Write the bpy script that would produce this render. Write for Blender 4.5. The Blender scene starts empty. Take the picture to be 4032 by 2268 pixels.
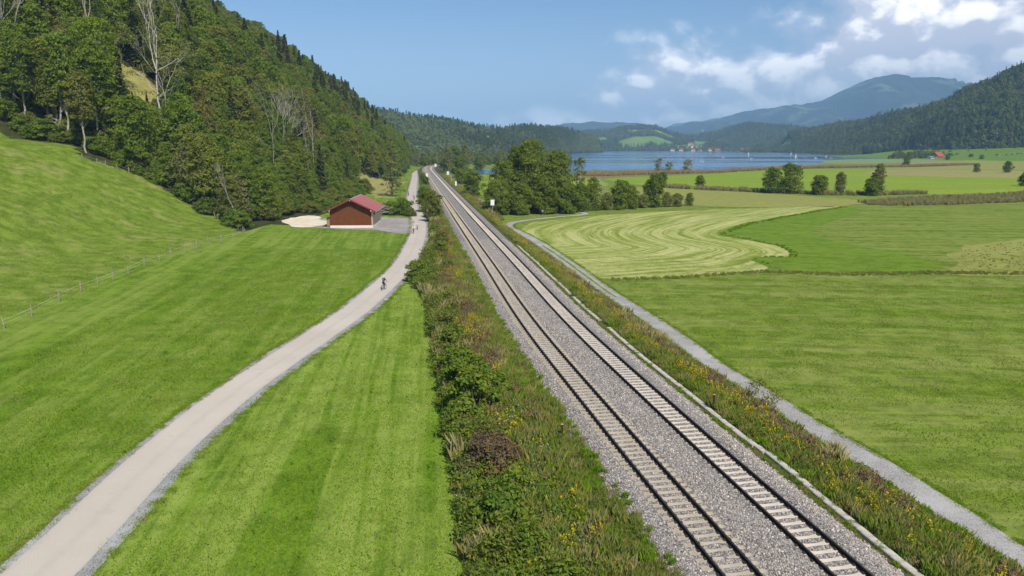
import bpy, bmesh, math, random
import numpy as np
from mathutils import Vector, Matrix
from mathutils.geometry import delaunay_2d_cdt

scene = bpy.context.scene
COL = scene.collection
RAD = math.radians

# ------------------------------------------------------------------ camera, sky, sun, exposure
cam_d = bpy.data.cameras.new('camera'); cam = bpy.data.objects.new('camera', cam_d); COL.objects.link(cam)
cam.location = (0, 0, 17.0); cam.rotation_euler = (RAD(90 - 11.25), 0, 0)
cam_d.sensor_width = 36; cam_d.lens = 24.96; cam_d.clip_start = 0.5; cam_d.clip_end = 60000
scene.camera = cam

SUN_AZ, SUN_EL = 155.0, 49.0          # degrees clockwise from the view direction (+Y), degrees above the horizon
sun_d = bpy.data.lights.new('sun', 'SUN'); sun_d.energy = 5.0; sun_d.angle = RAD(0.53); sun_d.color = (1.0, .95, .86)
sun = bpy.data.objects.new('sun', sun_d); COL.objects.link(sun)
_sv = Vector((math.sin(RAD(SUN_AZ)) * math.cos(RAD(SUN_EL)), math.cos(RAD(SUN_AZ)) * math.cos(RAD(SUN_EL)), math.sin(RAD(SUN_EL))))
sun.rotation_euler = _sv.to_track_quat('Z', 'Y').to_euler(); sun.location = (60, -120, 160)

scene.view_settings.view_transform = 'Standard'; scene.view_settings.look = 'None'
scene.view_settings.exposure = 0.0; scene.view_settings.gamma = 1.0; scene.view_settings.use_curve_mapping = False
cy = scene.cycles
cy.max_bounces = 6; cy.diffuse_bounces = 3; cy.glossy_bounces = 2; cy.transmission_bounces = 3; cy.volume_bounces = 0
cy.transparent_max_bounces = 4; cy.use_denoising = True; cy.caustics_reflective = False; cy.caustics_refractive = False
cy.volume_max_steps = 64

class NT:
    """small helper to write node trees"""
    def __init__(s, nt): s.nt = nt; nt.nodes.clear()
    def n(s, kind, ins=None, **props):
        nd = s.nt.nodes.new(kind)
        for k, v in props.items(): setattr(nd, k, v)
        for k, v in (ins or {}).items():
            sk = nd.inputs[k]
            if isinstance(v, bpy.types.NodeSocket): s.nt.links.new(v, sk)
            elif isinstance(v, bpy.types.Node): s.nt.links.new(v.outputs[0], sk)
            else: sk.default_value = v
        return nd
    def m(s, op, a, b=0.0, c=0.0, clamp=False):
        return s.n('ShaderNodeMath', {0: a, 1: b, 2: c}, operation=op, use_clamp=clamp).outputs[0]
    def vm(s, op, a, b=(0, 0, 0), out=0):
        return s.n('ShaderNodeVectorMath', {0: a, 1: b}, operation=op).outputs[out]
    def noise(s, vec, scale, detail=3.0, rough=.55, dist=0.0, out=0):
        return s.n('ShaderNodeTexNoise', {'Vector': vec, 'Scale': scale, 'Detail': detail, 'Roughness': rough, 'Distortion': dist}).outputs[out]
    def ss(s, x, a, b, lo=0.0, hi=1.0, kind='SMOOTHSTEP'):
        return s.n('ShaderNodeMapRange', {'Value': x, 'From Min': a, 'From Max': b, 'To Min': lo, 'To Max': hi}, interpolation_type=kind).outputs[0]
    def mix(s, f, a, b, blend='MIX'):
        nd = s.nt.nodes.new('ShaderNodeMix'); nd.data_type = 'RGBA'; nd.blend_type = blend
        for idx, v in ((0, f), (6, a), (7, b)):
            if isinstance(v, bpy.types.NodeSocket): s.nt.links.new(v, nd.inputs[idx])
            else: nd.inputs[idx].default_value = v if idx == 0 else ((*v, 1) if len(v) == 3 else v)
        return nd.outputs[2]
    def link(s, a, b): s.nt.links.new(a, b)

# ---- the sky: Nishita daylight with a bank of cumulus towards the right
world = bpy.data.worlds.new('World'); scene.world = world; world.use_nodes = True
w = NT(world.node_tree)
sky = w.n('ShaderNodeTexSky', sky_type='NISHITA', sun_disc=False, sun_elevation=RAD(SUN_EL), sun_rotation=RAD(SUN_AZ), altitude=700.0, air_density=1.0, dust_density=0.3, ozone_density=4.0)
dirv = w.n('ShaderNodeTexCoord').outputs['Generated']
sep = w.n('ShaderNodeSeparateXYZ', {0: dirv})
dx, dy, dz = sep.outputs
az = w.m('MULTIPLY', w.m('ARCTAN2', dx, dy), 57.2958)
el = w.m('MULTIPLY', w.m('ARCSINE', dz), 57.2958)
eltop = w.ss(az, -14.0, 40.0, -3.0, 15.0, 'LINEAR')
rel = w.m('SUBTRACT', eltop, el)                                     # >0 below the upper edge of the cloud bank
p3 = w.n('ShaderNodeCombineXYZ', {0: w.m('MULTIPLY', az, .082), 1: w.m('MULTIPLY', el, .105), 2: 4.3}).outputs[0]
def cloud_d(vec):
    a = w.noise(vec, 1.7, 6.0, .55, .15); b = w.n('ShaderNodeTexVoronoi', {'Vector': vec, 'Scale': 4.5}, feature='F1').outputs['Distance']
    return w.m('ADD', w.m('MULTIPLY', a, .86), w.m('MULTIPLY', w.m('SUBTRACT', .55, b), .17))
d0 = cloud_d(p3)
d1 = cloud_d(w.vm('ADD', p3, (.035, .085, .0)))
bias = w.ss(rel, -3.2, 2.6, -.20, .20, 'LINEAR')
dens = w.m('ADD', d0, bias)
cov = w.ss(dens, .46, .545)
veil = w.m('MULTIPLY', w.ss(dens, .33, .56), .66)                    # thin haze cloud round and below the heaps
cov = w.m('MAXIMUM', w.m('MULTIPLY', cov, w.ss(el, 1.0, 9.0, .35, 1.0)), veil)
cov = w.m('MULTIPLY', cov, w.ss(az, -22.0, 8.0, .22, 1.0))
lit = w.ss(w.m('SUBTRACT', d0, d1), -.045, .07)
lit = w.m('MULTIPLY', lit, w.ss(rel, 10.0, 1.0, .55, 1.0))
ccol = w.mix(lit, (.80, .83, .98), (1.85, 1.80, 1.76))
skyc = w.n('ShaderNodeVectorMath', {0: sky.outputs[0]}, operation='SCALE'); skyc.inputs['Scale'].default_value = .110
hzf = w.ss(el, 14.0, -1.0, .0, .55)
skyt = w.mix(1.0, skyc.outputs[0], (.80, .97, 1.04), 'MULTIPLY')
skyh = w.mix(hzf, skyt, (.60, .66, .83))
final = w.mix(cov, skyh, ccol)
bg = w.n('ShaderNodeBackground', {'Color': final, 'Strength': 1.0})
wo = w.n('ShaderNodeOutputWorld', {'Surface': bg})

# ------------------------------------------------------------------ helpers
def link(o, parent=None):
    COL.objects.link(o)
    if parent is not None: o.parent = parent
    return o
def tag(o, label=None, cat=None, group=None, kind=None):
    if label: o['label'] = label
    if cat: o['category'] = cat
    if group: o['group'] = group
    if kind: o['kind'] = kind
    return o
def mesh_data(name, verts, faces, mats=(), midx=None, smooth=False):
    me = bpy.data.meshes.new(name)
    v = np.asarray(verts, dtype=np.float32).reshape(-1, 3)
    if isinstance(faces, np.ndarray) and faces.ndim == 2:
        k = faces.shape[1]; nf = len(faces)
        me.vertices.add(len(v)); me.vertices.foreach_set('co', v.ravel())
        me.loops.add(nf * k); me.loops.foreach_set('vertex_index', faces.astype(np.int32).ravel())
        me.polygons.add(nf); me.polygons.foreach_set('loop_start', np.arange(0, nf * k, k, dtype=np.int32))
        me.update(calc_edges=True)
    else:
        me.from_pydata([tuple(map(float, p)) for p in v], [], [tuple(int(i) for i in f) for f in faces])
    for m in mats: me.materials.append(m)
    if midx is not None: me.polygons.foreach_set('material_index', np.asarray(midx, dtype=np.int32))
    if smooth: me.polygons.foreach_set('use_smooth', np.ones(len(me.polygons), dtype=bool))
    me.update()
    return me
def obj(name, me, parent=None, loc=None, rz=None):
    o = bpy.data.objects.new(name, me); link(o, parent)
    if loc is not None: o.location = loc
    if rz is not None: o.rotation_euler = (0, 0, rz)
    return o
def empty(name, loc=(0, 0, 0), rz=0.0):
    o = bpy.data.objects.new(name, None); o.empty_display_size = .3; link(o); o.location = loc; o.rotation_euler = (0, 0, rz); return o
def fattr(me, name, vals, domain='POINT', typ='FLOAT'):
    a = me.attributes.new(name, typ, domain)
    a.data.foreach_set('vector' if typ == 'FLOAT_VECTOR' else 'value', np.asarray(vals, dtype=np.int32 if typ == 'INT' else np.float32).ravel())
def copy_tree(o, parent=None):
    c = o.copy(); COL.objects.link(c); c.parent = parent
    for ch in list(o.children): copy_tree(ch, c)
    return c
class MB:
    """collects simple solids into one mesh"""
    def __init__(s): s.v = []; s.f = []; s.m = []
    def add(s, v, f, m=0):
        b = len(s.v); s.v += [tuple(p) for p in v]; s.f += [tuple(i + b for i in q) for q in f]; s.m += [m] * len(f)
    def box(s, x0, x1, y0, y1, z0, z1, m=0):
        s.add([(x0,y0,z0),(x1,y0,z0),(x1,y1,z0),(x0,y1,z0),(x0,y0,z1),(x1,y0,z1),(x1,y1,z1),(x0,y1,z1)],
              [(0,3,2,1),(4,5,6,7),(0,1,5,4),(1,2,6,5),(2,3,7,6),(3,0,4,7)], m)
    def tube(s, pts, rads, k=6, m=0, cap=True):
        pts = [Vector(p) for p in pts]; n = len(pts); V = []
        for i, p in enumerate(pts):
            t = (pts[min(i+1, n-1)] - pts[max(i-1, 0)]); t = t.normalized() if t.length > 1e-9 else Vector((0,0,1))
            a = t.cross(Vector((0,0,1)) if abs(t.z) < .9 else Vector((1,0,0))).normalized(); b = t.cross(a)
            for j in range(k):
                g = 2*math.pi*j/k; V.append(p + (a*math.cos(g) + b*math.sin(g))*rads[i])
        F = [(i*k+j, i*k+(j+1)%k, (i+1)*k+(j+1)%k, (i+1)*k+j) for i in range(n-1) for j in range(k)]
        if cap: F += [tuple(range(k-1, -1, -1)), tuple((n-1)*k+j for j in range(k))]
        s.add(V, F, m)
    def ring(s, c, R, r, axis=0, n=20, k=5, m=0):
        V = []; c = Vector(c)
        for i in range(n):
            g = 2*math.pi*i/n
            d = Vector((0, math.cos(g), math.sin(g))) if axis == 0 else Vector((math.cos(g), math.sin(g), 0))
            ax = Vector((1,0,0)) if axis == 0 else Vector((0,0,1))
            for j in range(k):
                h = 2*math.pi*j/k; V.append(c + d*(R + r*math.cos(h)) + ax*r*math.sin(h))
        s.add(V, [(i*k+j, ((i+1)%n)*k+j, ((i+1)%n)*k+(j+1)%k, i*k+(j+1)%k) for i in range(n) for j in range(k)], m)
    def data(s, name, mats, smooth=False): return mesh_data(name, s.v, s.f, mats, s.m, smooth)
def catmull(pts, step, closed=False):
    P = [np.array(p, float) for p in pts]; n = len(P); out = []
    segs = n if closed else n-1
    for i in range(segs):
        p0 = P[(i-1) % n] if closed or i > 0 else 2*P[0]-P[1]
        p1 = P[i]; p2 = P[(i+1) % n]
        p3 = P[(i+2) % n] if closed or i+2 < n else 2*P[-1]-P[-2]
        k = max(1, int(np.linalg.norm(p2-p1)/step))
        for j in range(k):
            t = j/k; out.append(.5*((2*p1)+(-p0+p2)*t+(2*p0-5*p1+4*p2-p3)*t*t+(-p0+3*p1-3*p2+p3)*t**3))
    if not closed: out.append(P[-1])
    return np.array(out)
def inside(poly, x, y):
    poly = np.asarray(poly); r = np.zeros(np.shape(x), bool); j = len(poly)-1
    for i in range(len(poly)):
        xi, yi = poly[i][:2]; xj, yj = poly[j][:2]
        r ^= ((yi > y) != (yj > y)) & (x < (xj-xi)*(y-yi)/((yj-yi) or 1e-9)+xi); j = i
    return r
def pdist(poly, x, y):
    poly = np.asarray(poly, float); best = np.full(np.shape(x), 1e9)
    for a, b in zip(poly[:-1], poly[1:]):
        d = b-a; L = max(d@d, 1e-9); t = np.clip(((x-a[0])*d[0]+(y-a[1])*d[1])/L, 0, 1)
        best = np.minimum(best, np.hypot(x-a[0]-t*d[0], y-a[1]-t*d[1]))
    return best
def hash2(x, y, s=0):
    v = np.sin(x*127.1+y*311.7+s*74.7)*43758.5453; return v-np.floor(v)
def vnoise(x, y, s=0):
    x = np.asarray(x, float); y = np.asarray(y, float); xi = np.floor(x); yi = np.floor(y); u = x-xi; v = y-yi; u = u*u*(3-2*u); v = v*v*(3-2*v)
    return (hash2(xi, yi, s)*(1-u)+hash2(xi+1, yi, s)*u)*(1-v)+(hash2(xi, yi+1, s)*(1-u)+hash2(xi+1, yi+1, s)*u)*v
def fbm(x, y, s=0): return .5*vnoise(x, y, s)+.25*vnoise(x*2.1, y*2.1, s+1)+.15*vnoise(x*4.3, y*4.3, s+2)+.1*vnoise(x*8.7, y*8.7, s+3)
# ------------------------------------------------------------------ the lie of the land (rail top is z = 0)
def _s(a, b, x):
    t = np.clip((np.asarray(x, float)-a)/(b-a), 0, 1); return t*t*(3-2*t)
TOE_Y=[-60,0,70,100,130,150,170,200,250,300,350,450,600,700,800,1000]
TOE_X=[-47,-47,-52,-57,-58,-57,-56,-55,-58,-63,-67,-74,-86,-97,-112,-150]
A_D=[-20,-10,0,10,16,27,45,56,80,120,200,300]
A_Z=[-1.55,-1.3,-.7,.5,1.9,8.0,17.2,19.8,40,75,130,180]
B_D=[-20,-8,0,5,11,50,90,155,250,300]
B_Z=[-1.55,-1.5,-1.0,2,9,43,71,110,150,160]
CAP_Y=[0,300,420,520,600,680,740,800,860,1000]
CAP_Z=[130,125,112,104,92,70,50,22,-1,-2]
def toe(y): return np.interp(y,TOE_Y,TOE_X)
def hs(x,y):
    x=np.asarray(x,float); y=np.asarray(y,float)
    d=toe(y)-x
    w=_s(165,300,y)
    z=np.interp(d,A_D,A_Z)*(1-w)+np.interp(d,B_D,B_Z)*w
    c=np.interp(y,CAP_Y,CAP_Z)
    z=z+(2.5*np.sin(x*.05+y*.031)+1.5*np.sin(y*.071-x*.043))*_s(25,90,d)
    k=6.0
    m=np.minimum(z,c)-k*np.log1p(np.exp(-np.abs(z-c)/k))*_s(10,40,z)*1
    return np.maximum(np.where(z>10,m,np.minimum(z,np.maximum(c,-1.5))),-1.55)

ZL, ZR = -1.5, -2.0
TRK = catmull([(24.2,-40),(16.5,0),(11.6,25.9),(8.4,42.7),(3.6,70.1),(-1.9,109),(-12.3,181.5),(-24.6,268),(-44,406),(-64.6,555),(-73.5,640),(-76,705),(-70,790),(-50,870),(-15,960)], 1.5)
_cy = np.arange(-40, 961, 2.0); _cx = np.interp(_cy, TRK[:,1], TRK[:,0])
def cx_at(y): return np.interp(y, _cy, _cx)
_tan = np.gradient(TRK, axis=0); _tan /= np.linalg.norm(_tan, axis=1)[:, None]
_nor = np.stack([_tan[:,1], -_tan[:,0]], 1)
_len = np.concatenate([[0], np.cumsum(np.linalg.norm(np.diff(TRK, axis=0), axis=1))])
def trk_at(L, off):
    """point at running length L (m), offset to the right of the centre line, and heading"""
    px = np.interp(L, _len, TRK[:,0]); py = np.interp(L, _len, TRK[:,1]); nx = np.interp(L, _len, _nor[:,0]); ny = np.interp(L, _len, _nor[:,1])
    return px+nx*off, py+ny*off, np.arctan2(ny, nx)
def off_at(x, y):  # signed offset from the track centre line (approximate, right positive)
    return (x-cx_at(y))*.985
SEC_S = [-15,-12.2,-10.5,-8.5,-6.4,-5.2,-4.9,-4.2,-3.6,-2.2,-.9,-.3,.3,.9,1.25,1.5,2.9,3.15,3.5,4.0,5.0,5.3,6.1,6.4,8.0,9.6,11.2,13]
SEC_Z = [-1.62,-1.53,-1.38,-1.15,-.92,-.78,-.72,-.34,-.25,-.235,-.235,-.17,-.15,-.15,-.175,-.235,-.235,-.17,-.145,-.19,-.68,-.72,-.73,-.78,-1.15,-1.75,-2.02,-2.12]
# where the bank foot meets the meadow or road (left) and the foot path (right), as offsets along y
_yL = np.array([15,28,33,40,51,68,82,96,104,112,125,145,192,232,300,700]); _oL = np.array([-13.6,-13.2,-12.8,-12.4,-12.2,-11.8,-11.7,-13.2,-13.2,-12.2,-10.9,-9.6,-8.6,-8.4,-8.2,-7.8])
_yR = np.array([15,33,58,78,117,143,170,185,200,300]); _oR = np.array([12.6,12.0,11.5,11.2,10.4,9.8,8.3,9.6,11.2,11.2])
def squeeze(s, y):   # standard section offset -> offset at this place
    s = np.asarray(s, float); eL = np.minimum(np.interp(y, _yL, _oL)-.2, -7.0); eR = np.interp(y, _yR, _oR)
    s = np.where(s < -5.2, -5.2+(s+5.2)*(eL+5.2)/-7.0, s); return np.where(s > 6.4, 6.4+(s-6.4)*(eR-6.4)/4.8, s)
def unsqueeze(s, y):
    s = np.asarray(s, float); eL = np.minimum(np.interp(y, _yL, _oL)-.2, -7.0); eR = np.interp(y, _yR, _oR)
    s = np.where(s < -5.2, -5.2+(s+5.2)*-7.0/(eL+5.2), s); return np.where(s > 6.4, 6.4+(s-6.4)*4.8/(eR-6.4), s)
def emb(off, y=60.0): return np.interp(unsqueeze(off, y), SEC_S, SEC_Z)
def gz(x, y):
    """ground height anywhere on the near land"""
    x = np.asarray(x, float); y = np.asarray(y, float); o = off_at(x, y)
    z = np.where(o < 0, ZL, ZR); z = np.where((o > -14) & (o < 13), np.maximum(z, emb(o, y)), z)
    return np.where(x < toe(y)+20, np.maximum(z, hs(x, y)), z)
# ------------------------------------------------------------------ materials
def new_mat(name):
    m = bpy.data.materials.new(name); m.use_nodes = True; return m, NT(m.node_tree)
def finish(t, col, rough=.9, spec=.15, bump=None, bstr=.3, bdist=.05, metal=0.0):
    b = t.n('ShaderNodeBsdfPrincipled', {'Roughness': rough, 'Metallic': metal})
    b.inputs['Specular IOR Level'].default_value = spec
    if isinstance(col, bpy.types.NodeSocket): t.link(col, b.inputs['Base Color'])
    else: b.inputs['Base Color'].default_value = (*col, 1)
    if bump is not None:
        bn = t.n('ShaderNodeBump', {'Height': bump, 'Strength': bstr, 'Distance': bdist}); t.link(bn.outputs[0], b.inputs['Normal'])
    t.n('ShaderNodeOutputMaterial', {'Surface': b})
def wpos(t): return t.n('ShaderNodeNewGeometry').outputs['Position']
def plain(name, col, rough=.7, spec=.2, var=.25, scale=3.0, metal=0.0, bstr=.15):
    """painted or natural solid surface with mottling"""
    m, t = new_mat(name); co = t.n('ShaderNodeTexCoord').outputs['Object']
    n = t.noise(co, scale, 4.0, .6); f = t.ss(n, .3, .7)
    c = t.mix(f, tuple(x*(1-var) for x in col), tuple(min(1, x*(1+var)) for x in col))
    finish(t, c, rough, spec, n, bstr, .02, metal); return m
def grass_mat(name, dark, light, dry, dry_amt=.3, period=0, stripe_col=None, stripe_amt=.5, wob=1.0, fine=4.0, patch=.06, ang=None):
    m, t = new_mat(name); p = wpos(t)
    nl = t.noise(p, patch, 4.0, .6); nm = t.noise(p, .45, 4.0, .6); nf = t.noise(p, fine, 4.0, .75)
    f = t.ss(t.m('ADD', t.m('MULTIPLY', nm, .45), t.m('MULTIPLY', nf, .55)), .38, .62)
    c = t.mix(f, dark, light)
    d = t.ss(t.m('ADD', t.m('MULTIPLY', nl, .65), t.m('MULTIPLY', nm, .35)), .5, .68)
    c = t.mix(t.m('MULTIPLY', d, dry_amt), c, dry)
    h = nf
    if period:
        if ang is None:
            sd = t.n('ShaderNodeAttribute', attribute_name='sd').outputs['Fac']
        else:
            a = RAD(ang); sd = t.vm('DOT_PRODUCT', p, (math.cos(a), math.sin(a), 0), 1)
        sd = t.m('ADD', sd, t.m('MULTIPLY', t.m('SUBTRACT', t.noise(p, .07, 3.0, .55), .5), wob*3))
        sp = t.n('ShaderNodeSeparateXYZ', {0: p}).outputs
        def streak(f, det): return t.noise(t.n('ShaderNodeCombineXYZ', {0: t.m('MULTIPLY', sd, f), 1: t.m('MULTIPLY', sp[0], .035), 2: t.m('MULTIPLY', sp[1], .035)}).outputs[0], 1.0, det, .6)
        s = t.m('ADD', t.m('MULTIPLY', streak(1.9/period, 3.0), .6), t.m('MULTIPLY', streak(6.5/period, 2.0), .4))
        st = t.m('MULTIPLY', t.ss(s, .40, .60), stripe_amt)
        st = t.m('MULTIPLY', st, t.ss(t.noise(p, .9, 4.0, .7), .25, .6, .45, 1.0))
        c = t.mix(st, c, stripe_col)
    finish(t, c, .95, .05, h, .6, .08); return m

G_MEADOW = grass_mat('meadow_grass', (.066,.125,.007), (.169,.265,.023), (.214,.241,.047), .5, 4.5, (.239,.299,.056), .75, .5, 5.0, .05, 8.0)
G_STRIP = grass_mat('meadow_grass_by_tracks', (.069,.134,.007), (.174,.279,.023), (.195,.265,.030), .4, 3.6, (.283,.350,.069), .85, .2, 5.0, .06, 7.0)
G_PASTURE = grass_mat('pasture_grass', (.089,.143,.012), (.209,.282,.039), (.303,.282,.099), .65, 0, None, 0, 0, 3.5, .11)
G_RIGHT = grass_mat('right_meadow_grass', (.072,.118,.008), (.180,.253,.025), (.244,.242,.064), .55, 5.0, (.264,.290,.076), .7, .9, 4.5, .07, 84.0)
G_UNCUT = grass_mat('uncut_grass', (.085,.155,.012), (.155,.247,.021), (.199,.261,.041), .45, 5.0, (.195,.266,.035), .4, 1.0, 4.0, .08, 70.0)
G_MOWN = grass_mat('mown_grass', (.144,.201,.021), (.247,.305,.046), (.414,.402,.132), .55, 3.6, (.494,.477,.190), .95, .6, 3.0, .05)
G_OLIVE = grass_mat('olive_grass', (.209,.220,.050), (.314,.308,.088), (.352,.297,.110), .6, 6.0, (.264,.297,.066), .4, 1.5, 1.5, .03, 75.0)
G_FAR = grass_mat('striped_grass', (.143,.237,.013), (.226,.319,.024), (.341,.341,.077), .7, 7.0, (.297,.347,.050), .6, 1.6, 1.0, .015, 80.0)
G_STUBBLE = grass_mat('stubble_grass', (.25,.225,.07), (.40,.355,.14), (.44,.35,.17), .6, 6.0, (.21,.22,.05), .6, 2.0, 1.0, .02, 70.0)
G_BROWN = grass_mat('reed_ground', (.17,.14,.055), (.28,.225,.09), (.24,.16,.07), .6, 0, None, 0, 0, 1.5, .05)
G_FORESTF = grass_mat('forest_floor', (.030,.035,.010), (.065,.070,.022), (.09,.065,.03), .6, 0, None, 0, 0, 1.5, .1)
G_HAY = grass_mat('hay_meadow', (.24,.23,.06), (.37,.345,.11), (.43,.38,.15), .6, 3.5, (.30,.25,.10), .5, 1.0, 2.0, .06, 30.0)
G_BANK = grass_mat('bank_soil', (.060,.066,.020), (.125,.125,.040), (.15,.11,.06), .6, 0, None, 0, 0, 3.0, .2)
G_LILY = grass_mat('water_lily_cover', (.16,.235,.075), (.24,.30,.12), (.2,.25,.11), .4, 0, None, 0, 0, .6, .02)

def stone_mat(name, cols, scale, bstr=.8, dist=.04, dust=None):
    m, t = new_mat(name); p = wpos(t)
    v = t.n('ShaderNodeTexVoronoi', {'Vector': p, 'Scale': scale}, feature='F1')
    rnd = t.n('ShaderNodeSeparateColor', {0: v.outputs['Color']}).outputs[0]
    r = t.n('ShaderNodeValToRGB', {0: rnd}); els = r.color_ramp.elements
    els[0].color = (*cols[0], 1); els[1].color = (*cols[-1], 1)
    for i, c in enumerate(cols[1:-1]):
        e = els.new((i+1)/(len(cols)-1)); e.color = (*c, 1)
    edge = t.ss(v.outputs['Distance'], .02, .55, 1.0, .45)
    c = t.mix(1.0, r.outputs[0], t.n('ShaderNodeCombineXYZ', {0: edge, 1: edge, 2: edge}).outputs[0], 'MULTIPLY')
    big = t.noise(p, .35, 3.0, .6)
    c = t.mix(t.ss(big, .35, .7, 0, .35), c, dust or cols[-2])
    h = t.m('SUBTRACT', 1.0, v.outputs['Distance'])
    finish(t, c, .9, .2, h, bstr, dist); return m
M_BALLAST = stone_mat('ballast_stone', [(.154,.129,.114),(.322,.283,.251),(.476,.425,.380),(.696,.624,.554),(.347,.322,.309),(.979,.902,.798)], 13.0, 1.0, .05)
M_GRAVEL = stone_mat('gravel', [(.36,.345,.33),(.49,.475,.455),(.60,.58,.555),(.69,.67,.635)], 20.0, .6, .03)
M_PATH = stone_mat('path_gravel', [(.46,.43,.395),(.56,.53,.49),(.63,.595,.55),(.69,.65,.60)], 16.0, .35, .02)
M_YARD = stone_mat('yard_gravel', [(.42,.375,.34),(.52,.465,.42),(.58,.52,.47),(.64,.58,.53)], 14.0, .4, .02)
def road_mat():
    m, t = new_mat('asphalt'); p = wpos(t)
    a = t.noise(p, .12, 4.0, .6); b = t.noise(p, 30.0, 2.0, .6); c0 = t.noise(p, 1.3, 4.0, .65)
    c = t.mix(t.ss(a, .3, .7), (.53,.455,.375), (.60,.52,.435)); c = t.mix(t.ss(b, .35, .65, 0, .35), c, (.40,.36,.315)); c = t.mix(t.ss(c0, .55, .75, 0, .25), c, (.46,.42,.375))
    ac = t.n('ShaderNodeAttribute', attribute_name='across').outputs['Fac']
    tracks = t.m('ABSOLUTE', t.m('SINE', t.m('MULTIPLY', t.m('ADD', ac, t.m('MULTIPLY', t.m('SUBTRACT', a, .5), .12)), 2*math.pi)))     # two paler wheel tracks, dustier middle and edges
    c = t.mix(t.m('MULTIPLY', t.ss(tracks, .75, .1), t.ss(c0, .3, .7, .08, .38)), c, (.42,.365,.30))
    pt_ = t.noise(p, .5, 2.0, .5); c = t.mix(t.ss(pt_, .66, .70, 0, .22), c, (.40,.36,.32))
    finish(t, c, .85, .25, b, .25, .01); return m
M_ROAD = road_mat()
def sand_mat():
    m, t = new_mat('sandy_ground'); p = wpos(t); a = t.noise(p, .35, 5.0, .65); b = t.noise(p, 9.0, 3.0, .65)
    c = t.mix(t.ss(a, .35, .65), (.66,.56,.40), (.80,.72,.58)); c = t.mix(t.ss(b, .4, .7, 0, .3), c, (.55,.46,.33)); finish(t, c, .95, .1, b, .6, .06); return m
M_SAND = sand_mat()
M_CONC = plain('concrete', (.47,.43,.36), .9, .15, .22, 2.0, 0, .3)
M_SLEEPER_A = plain('sleeper_concrete_tan', (.44,.375,.28), .9, .15, .18, 1.5, 0, .3)
M_SLEEPER_B = plain('sleeper_concrete_pale', (.60,.52,.425), .9, .15, .14, 1.5, 0, .3)
M_RUST = plain('rusty_steel', (.030,.019,.014), .75, .25, .45, 6.0)
M_CLIP = plain('fastening_steel', (.045,.034,.028), .7, .3, .3, 8.0)
M_RAILTOP = plain('rail_running_surface', (.040,.030,.026), .5, .4, .3, 2.0)
M_POST = plain('weathered_wood', (.33,.28,.21), .9, .1, .3, 4.0, 0, .4)
M_WHITE = plain('white_paint', (.80,.80,.78), .5, .3, .06, 5.0)
M_TAPE = plain('fence_tape', (.75,.73,.66), .6, .2, .1, 5.0)
M_RUSTPOST = plain('rust_brown_post', (.085,.045,.028), .85, .15, .35, 6.0)
M_YELLOW = plain('yellow_cap', (.55,.40,.06), .6, .2, .1, 4.0)

# ------------------------------------------------------------------ ground, lake
def sheet(name, poly, zoff, mat, grid=None, step=1.5, jitter=0.0, seed=1, sdline=None, zfun=None, smooth=True, z=None, parent=None):
    b = catmull(poly, step, True) if smooth else np.array(poly, float)
    if jitter:
        nz = vnoise(b[:,0]*.9, b[:,1]*.9, seed)-.5; nz2 = vnoise(b[:,0]*.23, b[:,1]*.23, seed+5)-.5
        tg = np.roll(b, -1, 0)-np.roll(b, 1, 0); tg /= np.maximum(np.linalg.norm(tg, axis=1), 1e-6)[:, None]
        b = b+np.stack([tg[:,1], -tg[:,0]], 1)*((nz+nz2)*jitter)[:, None]
    pts = [Vector(map(float, q)) for q in b]; n = len(pts); edges = [(i, (i+1) % n) for i in range(n)]
    if grid:
        xs = np.arange(b[:,0].min(), b[:,0].max(), grid); ys = np.arange(b[:,1].min(), b[:,1].max(), grid); X, Y = np.meshgrid(xs, ys); X = X.ravel(); Y = Y.ravel()
        k = inside(b, X, Y); pts += [Vector((float(a), float(c))) for a, c in zip(X[k], Y[k])]
    V, E, F, *_ = delaunay_2d_cdt(pts, edges, [], 1, 1e-4)
    vx = np.array([q.x for q in V]); vy = np.array([q.y for q in V])
    if zfun is not None: vz = zfun(vx, vy)+zoff
    else: vz = np.full(len(vx), (ZR if z is None else z)+zoff)
    fs = []
    for f in F:
        a, c, d = f[:3]; fs.append(f if (vx[c]-vx[a])*(vy[d]-vy[a])-(vx[d]-vx[a])*(vy[c]-vy[a]) > 0 else f[::-1])
    me = mesh_data(name, np.stack([vx, vy, vz], 1), fs, [mat])
    if sdline is not None: fattr(me, 'sd', pdist(sdline, vx, vy))
    o = obj(name, me, parent)
    if parent is None: o['kind'] = 'structure'
    return o
def ribbon(name, left, right, zoff, mat, z=None, zfun=None):
    L = np.array(left); R = np.array(right); n = len(L); k = 8; V = []
    for i in range(n):
        for j in range(k+1):
            q = L[i]*(1-j/k)+R[i]*j/k; V.append(q)
    V = np.array(V); vz = (zfun(V[:,0], V[:,1]) if zfun else np.full(len(V), z))+zoff
    F = np.array([(i*(k+1)+j, i*(k+1)+j+1, (i+1)*(k+1)+j+1, (i+1)*(k+1)+j) for i in range(n-1) for j in range(k)])
    me = mesh_data(name, np.column_stack([V, vz]), F, [mat]); fattr(me, 'across', np.tile(np.arange(k+1)/k, n)); o = obj(name, me); o['kind'] = 'structure'; return o

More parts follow.
